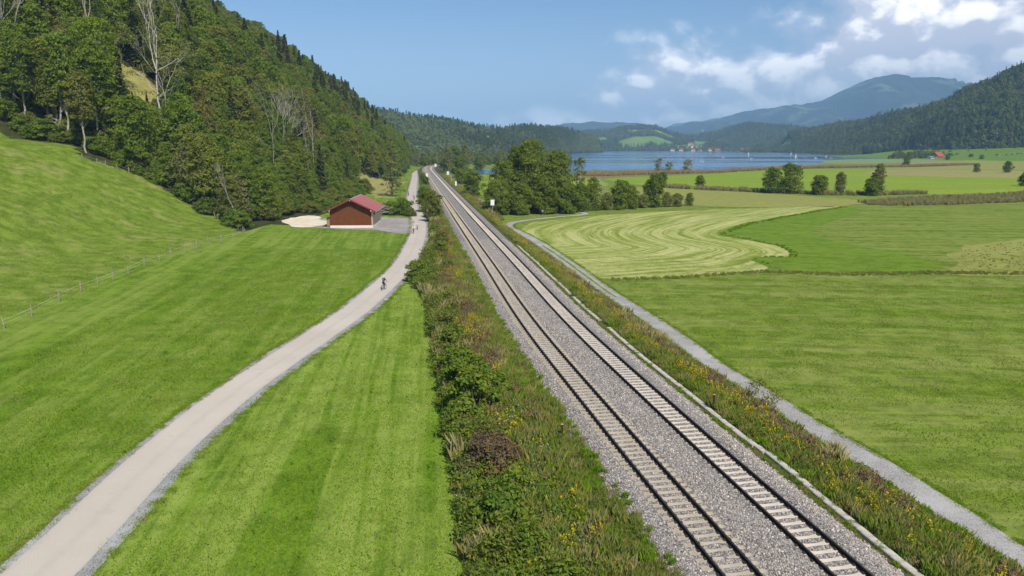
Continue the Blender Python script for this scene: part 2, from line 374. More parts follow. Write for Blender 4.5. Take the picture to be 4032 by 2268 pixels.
ys = np.concatenate([np.arange(-60, 961, 10.0), [1100,1400,2000,3000,5000,8000,12000,17000]])
ss_ = np.array([-16000,-8000,-3000,-1200,-500,-200,-100,-50,-25,-12,-4,4,12,25,50,100,200,500,1200,3000,8000,16000.])
Yg, Sg = np.meshgrid(ys, ss_, indexing='ij'); Xg = cx_at(Yg)+Sg; Zg = np.where(Sg < 0, ZL-.02, ZR-.02)
nr, nc = Yg.shape
gf = np.array([(i*nc+j, i*nc+j+1, (i+1)*nc+j+1, (i+1)*nc+j) for i in range(nr-1) for j in range(nc-1)])
gm = [0 if ss_[f[0] % nc] < 0 else 1 for f in gf]
g = obj('ground', mesh_data('ground', np.stack([Xg, Yg, Zg], -1).reshape(-1, 3), gf, [G_MEADOW, G_RIGHT], gm)); g['kind'] = 'structure'

# hillside left: pasture, then forest floor
def grid_obj(name, X, Y, Z, mats, midx_fn=None, smooth=True):
    r, c = X.shape
    F = np.array([(i*c+j, i*c+j+1, (i+1)*c+j+1, (i+1)*c+j) for i in range(r-1) for j in range(c-1)])
    V = np.stack([X, Y, Z], -1).reshape(-1, 3)
    mi = None
    if midx_fn is not None: cen = V[F].mean(1); mi = midx_fn(cen[:,0], cen[:,1])
    return obj(name, mesh_data(name, V, F, mats, mi, smooth))
yy = np.concatenate([np.arange(-30, 140, 5.0), np.arange(140, 300, 2.5), np.arange(300, 1000, 8.0)])
dd = np.concatenate([np.arange(-20, 70, 2.0), np.arange(70, 310, 6.0)])[::-1]
Yh, Dh = np.meshgrid(yy, dd, indexing='ij'); Xh = toe(Yh)-Dh; Zh = hs(Xh, Yh)
PASTURE = [(-49,-40),(-50.3,68),(-55,100),(-57,125),(-55.2,147),(-61,154.5),(-67.6,163),(-74.5,166.5),(-87,170.5),(-96,161.5),(-100.5,168),(-111,165),(-118,155),(-150,140),(-300,100),(-300,-40)]
CLEARING = [(-123,229),(-119,237),(-110,234.5),(-103.5,223),(-103,217),(-110,218),(-118,219.5)]
HAYFIELD = [(-44,262),(-41.5,281),(-47.5,335),(-56,385),(-70,395),(-76,345),(-70,312),(-60,296),(-51,266)]
def hill_midx(x, y):
    d = toe(y)-x; r = np.full(len(x), 1)
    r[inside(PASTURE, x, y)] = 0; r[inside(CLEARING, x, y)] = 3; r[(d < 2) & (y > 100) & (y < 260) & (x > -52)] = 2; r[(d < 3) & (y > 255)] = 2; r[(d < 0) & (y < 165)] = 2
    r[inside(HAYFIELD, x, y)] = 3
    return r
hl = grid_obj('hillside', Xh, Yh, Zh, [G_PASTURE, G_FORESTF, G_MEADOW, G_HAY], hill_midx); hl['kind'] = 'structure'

# railway embankment lofted along the centre line
i0 = int(np.searchsorted(TRK[:,1], -20)); idx = np.arange(i0, len(TRK), 2); secS = np.array(SEC_S); secZ = np.array(SEC_Z)
secL = squeeze(secS[None,:], TRK[idx,1][:,None]); EX = TRK[idx,0][:,None]+_nor[idx,0][:,None]*secL; EY = TRK[idx,1][:,None]+_nor[idx,1][:,None]*secL; EZ = np.repeat(secZ[None,:], len(idx), 0)
EZ = EZ+np.where((np.abs(secS) < 5.1)[None,:], .04*(vnoise(EX*1.1, EY*1.1, 3)-.5), .22*(vnoise(EX*.5, EY*.5, 4)-.5)*((np.abs(secS) > 6) & (np.abs(secS) < 12))[None,:])
ncs = len(secS)
ef = np.array([(i*ncs+j, i*ncs+j+1, (i+1)*ncs+j+1, (i+1)*ncs+j) for i in range(len(idx)-1) for j in range(ncs-1)])
em = [1 if (-4.95 < .5*(secS[f[0] % ncs]+secS[f[0] % ncs+1]) < 5.1) else 0 for f in ef]
e = obj('railway_embankment', mesh_data('railway_embankment', np.stack([EX, EY, EZ], -1).reshape(-1, 3), ef, [G_BANK, M_BALLAST], em, True)); e['kind'] = 'structure'

# road and its gravel shoulders
RC = catmull([(-21.5,15),(-20.8,28.5),(-21.0,32.5),(-21.4,38),(-21.5,44.5),(-21.2,52.5),(-20.3,60.5),(-19.2,69.5),(-18.0,80.5),(-17.5,92),(-17.2,104.5),(-17.5,118),(-18.8,136.5),(-21.0,160),(-23.6,180),(-25.8,194),(-31,228),(-37,264),(-44.6,322),(-57.5,423),(-75,553),(-95,690),(-120,800)], 2.5)
rt = np.gradient(RC, axis=0); rt /= np.linalg.norm(rt, axis=1)[:, None]; rn = np.stack([rt[:,1], -rt[:,0]], 1)
_ry = RC[:,1]
wl = np.interp(_ry, [15,100,160,200,300], [1.72,1.80,1.75,1.6,1.6]); wr = np.interp(_ry, [15,100,160,200,300], [1.55,1.65,1.6,1.6,1.6])
jl = .45*(vnoise(RC[:,0]*.35, RC[:,1]*.35, 8)); jr = .28*(vnoise(RC[:,0]*.8, RC[:,1]*.8, 9))
ribbon('road', RC-rn*wl[:,None], RC+rn*wr[:,None], .016, M_ROAD, ZL)
ribbon('road_shoulder', RC-rn*(wl+.25+jl)[:,None], RC+rn*(wr+.62+jr)[:,None], .008, M_GRAVEL, ZL)
G_VERGE = grass_mat('worn_verge', (.12,.105,.045), (.23,.20,.09), (.28,.21,.12), .7, 0, None, 0, 0, 4.0, .3)
jv = .45*vnoise(RC[:,0]*.5, RC[:,1]*.5, 18)*(vnoise(RC[:,0]*.13, RC[:,1]*.13, 19) > .35)
ribbon('road_verge', RC-rn*(wl+.27+jl+jv)[:,None], RC-rn*(wl+.1)[:,None], .004, G_VERGE, ZL)
# meadow between road and embankment
iy = (_ry > 16) & (_ry < 112); edge = (RC+rn*1.9)[iy]
sheet('track_side_meadow', [tuple(q) for q in edge[::3]]+[(-13.8,97),(-10.2,86),(-9.2,80),(-7.6,68),(-5.2,51),(-3.5,40),(-2.4,33),(-1.8,28),(-.5,16)], .002, G_STRIP, None, 3.0, .4, 3, None, None, True, ZL)
# yard round the shed, pale sandy patch
sheet('gravel_yard', [(-46.5,163.6),(-38.1,162.0),(-30.3,159.5),(-22.9,152.8),(-23.6,166),(-25.6,183),(-30.5,188.8),(-36,190),(-46,190),(-49,180),(-50,168)], .035, M_YARD, 1.6, 1.5, .7, 12, None, gz)
sheet('sandy_patch', [(-56.0,172.8),(-55.4,181),(-53.8,187.5),(-50.5,187),(-49.0,181),(-46.6,178),(-45.2,172.5),(-45.6,166),(-49.6,162.2),(-53.9,168)], .075, M_SAND, 1.2, 1.5, 1.2, 13, None, gz)

# foot path on the right
PCL = catmull([(24.5,12),(23.9,26),(23.7,31),(23.3,34),(22.4,39.6),(21.0,44.8),(20.1,49.6),(19.6,53.3),(18.1,59),(17.0,68.2),(15.2,79.6),(12.5,94.8),(9.0,119.7),(4.7,146),(.9,162.9),(-.9,171),(-.2,179.5),(4.2,187),(12.5,195.8),(19.5,202.2),(21.3,207),(18,216),(8,224),(-5,240),(-12,262),(-17.5,285),(-18,300),(-24,330),(-36,352),(-34,380)], 2.0)
pt = np.gradient(PCL, axis=0); pt /= np.linalg.norm(pt, axis=1)[:, None]; pn = np.stack([pt[:,1], -pt[:,0]], 1)
pw = np.interp(PCL[:,1], [10,60,140,175,200,300], [1.15,1.05,1.15,1.3,.95,.95])
ribbon('foot_path', PCL-pn*(pw+.25*(vnoise(PCL[:,0]*.7, PCL[:,1]*.7, 21)-.5))[:,None], PCL+pn*(pw+.35*(vnoise(PCL[:,0]*.6, PCL[:,1]*.6, 22)-.5))[:,None], .016, M_PATH, ZR)
# grassy middle of the path where it is less worn
q = (PCL[:,1] > 88) & (PCL[:,1] < 140)
ribbon('path_grass_strip', (PCL-pn*(.22+.3*(vnoise(PCL[:,0]*.5, PCL[:,1]*.5, 31)-.5))[:,None])[q], (PCL+pn*(.2+.35*(vnoise(PCL[:,0]*.6, PCL[:,1]*.6, 32)-.5))[:,None])[q], .022, G_RIGHT, ZR)

# fields on the right
QL = catmull([(105.7,230.2),(74.1,197),(56.6,176.5),(45.4,156.2),(47.9,146),(50.8,136),(49.3,126.8),(42.9,117.8),(37.6,111.8),(24.8,105.8),(12.2,100.8)], 4.0)
MOWN = [(2.6,160),(7.2,132),(10.2,110),(11.9,104),(14.5,102),(24.4,104),(34.3,107.2),(40,110.5),(41.2,114.5),(41.0,121.4),(45,124),(49,124.6),(51,130),(51.6,138.2),(48.5,148),(45.2,156.2),(56.6,176.5),(74.1,197),(105.7,230.2),(76.6,224.2),(49.7,214.5),(23.9,199.8),(12.4,189.2),(5.8,181.8),(2.6,170.2)]
sheet('mown_field', MOWN, .004, G_MOWN, 2.2, 2.0, .35, 41, QL)
UNCUT = [(41.5,113),(41.3,121.2),(45,123.8),(49.2,124.4),(51.3,130),(51.9,138.2),(48.9,148),(45.8,156.2),(57,176.2),(74.5,196.6),(106,229.8),(104,212),(86,188),(72,168),(66,153),(67,140),(71,128),(71,117),(66,110),(49.1,107.8),(42.5,110.4)]
sheet('uncut_field', UNCUT, .008, G_UNCUT, None, 2.0, .3, 42)
sheet('wet_meadow', [(79.7,127),(92,140),(110,150),(140,165),(200,170),(220,120),(150,95),(75.5,104),(67,107),(74,116)], .006, G_OLIVE, None, 3.0, 2.0, 43)
sheet('olive_field', [(60,236),(52,262),(52.3,330),(62,340),(75.5,330),(102.5,301.2),(124.2,262),(122,247),(106,232.5),(80,228)], .004, G_OLIVE, None, 4.0, 2.0, 44)
sheet('striped_field', [(71.6,352),(62.4,388),(56,433.2),(99.2,480),(150,520),(200,590),(300,629),(411,577),(420,430),(330,335),(225.5,306),(160,292),(121.4,332)], .004, G_FAR, None, 8.0, 3.0, 45)
sheet('stubble_field', [(255,520),(330,610),(411,585),(440,500),(420,400),(330,420),(270,480)], .010, G_STUBBLE, None, 8.0, 4.0, 46)
sheet('shore_meadow', [(42,470),(60,540),(127,556),(155,556),(200,620),(270,680),(380,720),(490,800),(640,1000),(760,1000),(800,700),(600,560),(480,600),(400,600),(300,650),(205,600),(150,530),(99,488),(56,440)], .002, G_BROWN, None, 10.0, 5.0, 47)
sheet('fen_meadow', [(400,605),(330,640),(300,690),(420,800),(560,960),(700,1040),(900,1000),(1000,800),(800,560),(600,520)], .007, G_OLIVE, None, 12.0, 5.0, 48)
sheet('far_pasture', [(-24,338),(-14,420),(-18,495),(20,500),(48,440),(48,360),(20,280),(2,262),(-8,275)], .004, G_FAR, None, 5.0, 2.0, 49)

def water_mat():
    m, t = new_mat('lake_water'); p = wpos(t)
    sp = t.n('ShaderNodeMapping', {'Vector': p, 'Scale': (.35, 1.0, 1.0)}).outputs[0]
    calm = t.ss(t.noise(t.n('ShaderNodeMapping', {'Vector': p, 'Scale': (.0016, .0075, 1.0)}).outputs[0], 1.0, 4.0, .6), .40, .60)
    h = t.m('MULTIPLY', t.noise(sp, .5, 4.0, .6), t.m('ADD', .25, t.m('MULTIPLY', calm, .9)))
    b = t.n('ShaderNodeBsdfPrincipled', {'Base Color': (.040, .125, .260, 1), 'Roughness': .10, 'IOR': 1.33})
    t.link(t.m('ADD', .06, t.m('MULTIPLY', calm, .14)), b.inputs['Roughness'])
    bn = t.n('ShaderNodeBump', {'Height': h, 'Strength': .35, 'Distance': .5}); t.link(bn.outputs[0], b.inputs['Normal'])
    t.n('ShaderNodeOutputMaterial', {'Surface': b}); return m
M_WATER = water_mat()
sheet('lake', [(30,500),(58.4,546),(105.4,541),(127.3,556),(155,557),(176,577),(206,641),(240,692),(302,768),(359,822),(412,930),(487,1074),(600,1150),(720,1380),(830,1750),(930,2150),(1000,2500),(985,3005),(744,3290),(347,3290),(150,3000),(60,2200),(30,1300),(12,800)], .006, M_WATER, None, 25.0, 3.0, 51)
sheet('pond', [(-30,517),(-5,515),(10,540),(2,600),(-20,612),(-34,590)], .009, M_WATER, None, 5.0, 2.0, 52)
sheet('lily_field', [(365,835),(425,985),(490,1080),(590,1150),(640,1090),(560,960),(420,830)], .012, G_LILY, None, 8.0, 10.0, 53)

# ------------------------------------------------------------------ distant hills
def hill_mat(name, forest_d, forest_l, meadow_a, meadow_b, scale):
    m, t = new_mat(name); p = wpos(t)
    n = t.noise(p, scale, 5.0, .65); c = t.mix(t.ss(n, .35, .65), forest_d, forest_l)
    pa = t.n('ShaderNodeAttribute', attribute_name='patch').outputs['Fac']
    me = t.mix(t.ss(t.noise(p, scale*.3, 3.0, .6), .35, .65), meadow_a, meadow_b)
    c = t.mix(t.ss(pa, .42, .58), c, me)
    finish(t, c, .95, .05, n, 1.0, 6.0); return m
M_HILL = hill_mat('hill_ground', (.022,.034,.012), (.045,.058,.020), (.115,.20,.025), (.185,.265,.045), .02)
M_MOUNT = hill_mat('mountain_ground', (.020,.034,.018), (.038,.054,.024), (.10,.14,.060), (.14,.17,.085), .004)
HILLS = {}
def hill(name, ridge, toe_pts, back, mat, patches=(), bump=8.0, nu=110, nt_=34, seed=1, mesh_patch=None, shape=1.0, ridged=False):
    r = catmull(ridge, 1e9) if False else np.array(ridge, float); tp = np.array(toe_pts, float)
    u = np.linspace(0, 1, nu); ur = np.linspace(0, 1, len(r)); ut = np.linspace(0, 1, len(tp))
    R = np.stack([np.interp(u, ur, r[:,k]) for k in range(3)], 1); T = np.stack([np.interp(u, ut, tp[:,k]) for k in range(2)], 1)
    if ridged: R[:,2] += (fbm(u*90, u*0+seed, seed)-.5)*R[:,2].max()*.045
    t1 = np.linspace(0, 1, nt_); tb = np.linspace(1, 1.9, 10)[1:]; tt = np.concatenate([t1, tb])
    X = T[:,0][:,None]*(1-tt)+R[:,0][:,None]*tt; Y = T[:,1][:,None]*(1-tt)+R[:,1][:,None]*tt
    prof = np.where(tt <= 1, np.sin(np.clip(tt, 0, 1)*math.pi/2)**shape, 1-((tt-1)/.9)**1.5*back)
    Z = -3+(R[:,2][:,None]+3)*prof
    amp = np.sin(np.clip(tt, 0, 1)*math.pi)*bump
    fr = 1.0/(np.ptp(X)/9+1)
    nz_ = fbm(X*fr, Y*fr*.8, seed)-.5
    if ridged: nz_ = .35-np.abs(fbm(X*fr*1.6+Y*fr*.25, Y*fr*.35, seed)-.48)*3.2-.25*np.abs(fbm(X*fr*4.5, Y*fr*1.2, seed+3)-.5)
    Z = Z+nz_*2.2*amp[None,:]
    U = np.repeat(u[:,None], len(tt), 1); TT = np.repeat(tt[None,:], nu, 0)
    P = np.zeros_like(X)
    wob = (fbm(X*fr*3, Y*fr*3, seed+9)-.5)*.9
    for (pu, ptt, ru, rt_) in patches: P = np.maximum(P, 1-np.hypot((U-pu)/ru, (TT-ptt)/rt_)*.5+wob*.35)
    if mesh_patch is not None: P = np.maximum(P, mesh_patch(X, Y, Z, U, TT))
    o = grid_obj(name, X, Y, Z, [mat]); o['kind'] = 'structure'
    # orient upwards
    me = o.data
    if me.polygons[nt_//2].normal.z < 0: me.flip_normals()
    fattr(me, 'patch', P.ravel())
    HILLS[name] = (X, Y, Z, P); return o
hill('wooded_hill', [(-640,1700,120),(-369,1750,92),(-312,1750,80),(-274,1750,73),(-221,1780,65),(-155,1800,58),(-89,1850,46),(-29,1900,44),(48,2100,54),(141,2300,57),(235,2500,52),(302,2600,33),(330,2700,5)],
     [(-420,1000),(-200,1020),(-165,1050),(-140,1080),(-110,1150),(-80,1200),(-40,1300),(0,1450),(60,1700),(150,2100),(230,2400),(330,2600)], .5, M_HILL,
     [(.535,.62,.020,.20),(.545,.38,.010,.16),(.28,.13,.12,.06),(.64,.30,.04,.07)], 7.0, 150, 36, 3)
hill('lakeside_hill', [(-150,4300,30),(122,4300,70),(263,4300,85),(428,4300,92),(592,4300,95),(624,4200,108),(738,4200,122),(830,4200,118),(900,4200,90),(993,4200,66),(1086,4200,50),(1179,4200,34),(1272,4200,10)],
     [(50,3250),(120,3280),(347,3330),(500,3330),(650,3330),(744,3330),(900,3320),(1000,3200)], .5, M_HILL,
     [(.655,.70,.10,.19),(.46,.66,.06,.12),(.60,.28,.12,.16),(.49,.24,.07,.18),(.86,.55,.08,.26),(.78,.2,.06,.12),(.33,.35,.03,.1)], 14.0, 130, 30, 7)
hill('dark_wooded_hill', [(960,4700,10),(1039,4600,40),(1163,4600,78),(1236,4500,90),(1350,4400,130),(1389,4300,138),(1472,4200,125),(1549,4100,122),(1578,4000,102),(1648,3900,71),(1780,3900,30)],
     [(960,3500),(1050,3400),(1150,3400),(1250,3300),(1400,3200),(1500,3200)], .5, M_HILL, [(.12,.45,.04,.1)], 10.0, 110, 26, 11)
hill('steep_wooded_hill', [(1073,3000,5),(1107,2900,32),(1106,2800,54),(1110,2600,72),(1148,2500,83),(1167,2350,94),(1163,2200,102),(1166,2100,108),(1152,2000,119),(1145,1900,128),(1143,1850,139),(1126,1750,149),(1129,1700,158),(1107,1600,173),(1122,1550,192),(1169,1500,218),(1243,1450,236),(1400,1350,260),(1700,1250,300)],
     [(985,3000),(975,2700),(955,2450),(935,2200),(900,1980),(870,1800),(850,1650),(840,1500),(845,1380),(870,1290),(930,1230),(1100,1150),(1400,1000)], .35, M_HILL,
     [(.11,.25,.02,.15)], 48.0, 190, 36, 15)
def mount_patch(X, Y, Z, U, TT):
    f = fbm(X*.0065+Y*.0012, Y*.0022+Z*.008, 77); return np.clip((f-.505)*5.0, 0, .66)*np.where(TT > .25, 1, .2)*np.where(TT < 1.02, 1, 0)+0*X
hill('mountain', [(1200,9500,100),(1624,9500,141),(1881,9500,207),(2087,9500,258),(2447,9500,329),(2856,9500,419),(3266,9500,470),(3625,9500,510),(3931,9500,560),(4130,9500,645),(4327,9500,744),(4523,9500,838),(4674,9500,870),(4827,9500,865),(5034,9500,853),(5347,9500,805),(5605,9500,798),(5812,9500,776),(6074,9500,744),(6440,9500,700),(7282,9500,570),(9000,9500,500)],
     [(1500,6000),(2500,6100),(3500,6200),(4500,6200),(6000,6300),(8000,6300)], .6, M_MOUNT, (), 150.0, 260, 60, 21, mount_patch, 1.55, True)
hill('blue_hill', [(-1000,8000,60),(-474,8000,100),(-123,8000,164),(402,8000,220),(620,8000,262),(882,8000,284),(1187,8000,276),(1362,8000,272),(1539,8000,228),(1804,8000,164),(2200,8000,80)],
     [(-800,6600),(500,6700),(2000,6700)], .6, M_MOUNT, (), 40.0, 140, 24, 23, None, 1.2, True)
hill('far_peak', [(2400,14000,120),(2698,14000,237),(2923,14000,372),(3148,14000,461),(3300,14000,470),(3452,14000,498),(3760,14000,446),(4148,14000,349),(4691,14000,237),(5400,14000,150)],
     [(2300,12000),(3500,12000),(5300,12000)], .6, M_MOUNT, (), 30.0, 90, 16, 25)
hill('slope_meadow', [(640,1190,-2),(720,1210,3),(800,1240,9),(900,1260,16),(1010,1290,24)], [(660,930),(720,930),(800,930),(900,930),(1000,930)], .1, G_UNCUT, (), 0.5, 40, 12, 27)
# ------------------------------------------------------------------ air
mh, th_ = new_mat('hazy_air')
vol = th_.n('ShaderNodeVolumePrincipled', {'Color': (.40, .68, 1.0, 1), 'Density': 1.1e-4, 'Anisotropy': -.3})
th_.n('ShaderNodeOutputMaterial', {'Volume': vol})
hb = MB(); hb.box(-15000, 15000, -300, 16800, -4.0, 900)
hz = obj('haze', hb.data('haze', [mh])); hz['kind'] = 'stuff'
# ------------------------------------------------------------------ railway tracks
def rail_mesh(off, L0, L1, step=3.0):
    prof = [(-.042,0),(.042,0),(.042,-.045),(.014,-.055),(.014,-.13),(.08,-.15),(.08,-.172),(-.08,-.172),(-.08,-.15),(-.014,-.13),(-.014,-.055),(-.042,-.045)]
    Ls = np.arange(L0, L1, step); k = len(prof); V = []
    for L in Ls:
        x, y, a = trk_at(L, off); nx, ny = math.cos(a), math.sin(a)
        nx, ny = np.interp(L, _len, _nor[:,0]), np.interp(L, _len, _nor[:,1])
        V += [(x+nx*p, y+ny*p, z) for p, z in prof]
    F = [(i*k+j, (i+1)*k+j, (i+1)*k+(j+1) % k, i*k+(j+1) % k) for i in range(len(Ls)-1) for j in range(k)]
    mi = [1 if f[0] % k == 0 else 0 for f in F]
    return mesh_data('rail', V, F, [M_RUST, M_RAILTOP], mi)
def sleeper_mesh(mat):
    b = MB(); xs = [-1.30,-1.05,-.75,-.50,-.2,.2,.50,.75,1.05,1.30]; top = [-.205,-.185,-.176,-.185,-.215,-.215,-.185,-.176,-.185,-.205]; hw = [.105,.11,.115,.105,.09,.09,.105,.115,.11,.105]
    V = []
    for x, t, h in zip(xs, top, hw): V += [(x,-h-.03,-.36),(x,-h,t),(x,h,t),(x,h+.03,-.36)]
    n = len(xs); F = [(i*4+j, i*4+j+1, (i+1)*4+j+1, (i+1)*4+j) for i in range(n-1) for j in range(3)]+[(3,2,1,0),(n*4-4,n*4-3,n*4-2,n*4-1)]
    b.add(V, [f[::-1] for f in F], 0)
    for s in (-.75, .75):
        for q in (-1, 1): b.box(s+q*.135-.045, s+q*.135+.045, -.07, .07, -.185, -.125, 1)
    return b.data('sleeper', [mat, M_CLIP])
L_START = float(np.interp(12.0, TRK[:,1], _len)); PITCH = .60
SLEEPERS = 300
track_info = [(-2.2, M_SLEEPER_A, 'railway track with tan concrete sleepers, beside the bushy bank and road', 0.0),
              (2.2, M_SLEEPER_B, 'railway track with pale concrete sleepers, beside the cable trough and foot path', .21)]
for off, smat, lab, ph in track_info:
    t0 = empty('railway_track', (float(trk_at(L_START, off)[0]), float(trk_at(L_START, off)[1]), -.2)); tag(t0, lab, 'railway track', 'pair of railway tracks')
    inv = Matrix.Translation(-t0.location)
    for g in (-.75, .75):
        r = obj('rail', rail_mesh(off+g, L_START-20, _len[-1]-2), t0); r.matrix_parent_inverse = inv
    sm = sleeper_mesh(smat); rs = random.Random(5)
    for i in range(SLEEPERS):
        L = L_START+ph+i*PITCH; x, y, a = trk_at(L, off+rs.uniform(-.02, .02))
        o = bpy.data.objects.new('sleeper', sm); COL.objects.link(o); o.parent = t0; o.matrix_parent_inverse = inv
        o.location = (float(x), float(y), rs.uniform(-.006, .006)); o.rotation_euler = (0, 0, float(a)+rs.uniform(-.008, .008))
    b = MB(); L = L_START+ph+SLEEPERS*PITCH
    while L < _len[-1]-60:
        x, y, a = trk_at(L, off); ca, sa = math.cos(a), math.sin(a)
        V = [(x+ca*u-sa*v, y+sa*u+ca*v, z) for z in (-.3, -.185) for u, v in ((-1.3,-.14),(1.3,-.14),(1.3,.14),(-1.3,.14))]
        b.add(V, [(4,5,6,7),(0,1,5,4),(1,2,6,5),(2,3,7,6),(3,0,4,7)]); L += PITCH
    fs = obj('far_sleepers', b.data('far_sleepers', [smat]), t0); fs.matrix_parent_inverse = inv; fs['kind'] = 'stuff'

# loose ballast stones lying on the bed (near part), instanced
def scatter(name, pts, scl, rot, var, protos, label=None, cat=None, kind='stuff', parent=None):
    me = bpy.data.meshes.new(name); pts = np.asarray(pts, np.float32)
    me.vertices.add(len(pts)); me.vertices.foreach_set('co', pts.ravel())
    scl = np.asarray(scl, np.float32)
    if scl.ndim == 1: scl = np.repeat(scl[:,None], 3, 1)
    rot = np.asarray(rot, np.float32)
    if rot.ndim == 1: rot = np.column_stack([np.zeros((len(rot), 2)), rot])
    fattr(me, 'scl', scl, typ='FLOAT_VECTOR'); fattr(me, 'rot', rot, typ='FLOAT_VECTOR'); fattr(me, 'var', var, typ='INT'); me.update()
    o = obj(name, me, parent)
    pc = bpy.data.collections.new(name+'_kinds')
    for i, p in enumerate(protos):
        q = bpy.data.objects.new('%s_%03d' % (name, i), p); pc.objects.link(q)
    ng = bpy.data.node_groups.new(name, 'GeometryNodeTree')
    ng.interface.new_socket('Geometry', in_out='INPUT', socket_type='NodeSocketGeometry'); ng.interface.new_socket('Geometry', in_out='OUTPUT', socket_type='NodeSocketGeometry')
    N = ng.nodes; gi = N.new('NodeGroupInput'); go = N.new('NodeGroupOutput'); ip = N.new('GeometryNodeInstanceOnPoints'); ci = N.new('GeometryNodeCollectionInfo')
    ci.inputs['Collection'].default_value = pc; ci.inputs['Separate Children'].default_value = True; ci.inputs['Reset Children'].default_value = True
    def na(nm, dt):
        a = N.new('GeometryNodeInputNamedAttribute'); a.data_type = dt; a.inputs['Name'].default_value = nm; return a.outputs[0]
    ip.inputs['Pick Instance'].default_value = True; Lk = ng.links.new
    Lk(gi.outputs[0], ip.inputs['Points']); Lk(ci.outputs[0], ip.inputs['Instance']); Lk(na('var', 'INT'), ip.inputs['Instance Index'])
    Lk(na('rot', 'FLOAT_VECTOR'), ip.inputs['Rotation']); Lk(na('scl', 'FLOAT_VECTOR'), ip.inputs['Scale']); Lk(ip.outputs[0], go.inputs[0])
    md = o.modifiers.new('scatter', 'NODES'); md.node_group = ng
    tag(o, label, cat, None, kind); return o
def inst_mat(name, cols, rough=.9, spec=.15):
    m, t = new_mat(name); rnd = t.n('ShaderNodeObjectInfo').outputs['Random']; r = t.n('ShaderNodeValToRGB', {0: rnd}); els = r.color_ramp.elements
    els[0].color = (*cols[0], 1); els[1].color = (*cols[-1], 1)
    for i, c in enumerate(cols[1:-1]): els.new((i+1)/(len(cols)-1)).color = (*c, 1)
    finish(t, r.outputs[0], rough, spec); return m
M_STONE = inst_mat('loose_ballast', [(.11,.092,.08),(.23,.20,.175),(.40,.355,.315),(.27,.25,.235),(.54,.485,.43),(.34,.275,.225),(.76,.70,.62)])
def stone_proto(seed):
    r = np.random.default_rng(seed); bm = bmesh.new(); bmesh.ops.create_icosphere(bm, subdivisions=1, radius=1.0)
    for v in bm.verts: v.co = v.co*float(.75+.5*r.random()); v.co.z *= .72
    me = bpy.data.meshes.new('stone'); bm.to_mesh(me); bm.free(); me.materials.append(M_STONE); return me
STONES = [stone_proto(i) for i in range(5)]
rg = np.random.default_rng(11)
n = 125000
Ls = L_START+8+rg.random(n)**2.1*115; of = rg.uniform(-5.1, 5.15, n)
near_sl = np.abs((np.abs(of)-2.2)) < 1.33
phs = np.where(of < 0, 0, .21); dm = np.abs(((Ls-L_START-phs+.3) % PITCH)-.3)
bad = near_sl & (dm < .19) | (np.abs(np.abs(np.abs(of)-2.2)-.75) < .11)
Ls, of = Ls[~bad], of[~bad]; sx, sy, _ = trk_at(Ls, of)
sz = emb(of)+rg.uniform(-.01, .022, len(of))
scatter('ballast_stones', np.column_stack([sx, sy, sz]), rg.uniform(.024, .056, len(of)), rg.uniform(0, 6.28, (len(of), 3)), rg.integers(0, 5, len(of)), STONES, 'loose grey crushed stones of the railway ballast bed', 'ballast')

# concrete cable trough beside the right track
tr = empty('cable_trough', (16.8, 27, -.72)); tag(tr, 'low beige concrete cable trough running along the track bed', 'cable trough'); inv = Matrix.Translation(-tr.location)
b = MB(); b.box(-.20, .20, -.492, .492, -.30, .055); b.box(-.17, .17, -.486, .486, .055, .075); slab_me = b.data('slab', [M_CONC])
L = L_START+4; rs = random.Random(3)
while L < L_START+118:
    o0 = 5.72-.45*float(_s(33, 38, trk_at(L, 5.7)[1]))*0+float(np.interp(trk_at(L, 5.7)[1], [20,30,36,38.5,41,46,60,120], [5.35,5.5,5.85,5.95,5.62,5.55,5.6,5.7]))-5.72+.05*math.sin(L*.3)
    x, y, a = trk_at(L, o0); x2, y2, _ = trk_at(L+1, o0+0.0)
    if not (56 < L-L_START < 60 or 71 < L-L_START < 73.5):
        o = bpy.data.objects.new('slab', slab_me); COL.objects.link(o); o.parent = tr; o.matrix_parent_inverse = inv
        o.location = (float(x), float(y), -.66+rs.uniform(-.015, .015)); o.rotation_euler = (rs.uniform(-.01, .01), rs.uniform(-.02, .02), float(a)+rs.uniform(-.02, .02))
    L += 1.0
# rusty rail posts beside the bed
for (off, L_y, lab) in ((-5.55, 42.0, 'short rusty brown steel post in the grass bank beside the near ballast edge'), (5.9, 45.0, 'short rusty steel post beside the concrete cable trough'), (-5.6, 93.0, 'small rusty post on the bank farther along the ballast edge')):
    L = float(np.interp(L_y, TRK[:,1], _len)); x, y, a = trk_at(L, off); z = float(emb(off))
    b = MB(); b.box(-.055, -.035, -.06, .06, -.2, 1.15); b.box(.035, .055, -.06, .06, -.2, 1.15); b.box(-.035, .035, -.012, .012, -.2, 1.14); t0 = empty('steel_post', (float(x), float(y), z), float(a))
    tag(t0, lab, 'post', 'rusty posts beside the tracks'); obj('shaft', b.data('shaft', [M_RUSTPOST]), t0)
    b = MB(); b.box(-.07, .07, -.075, .075, 1.15, 1.17); obj('cap', b.data('cap', [M_YELLOW]), t0)
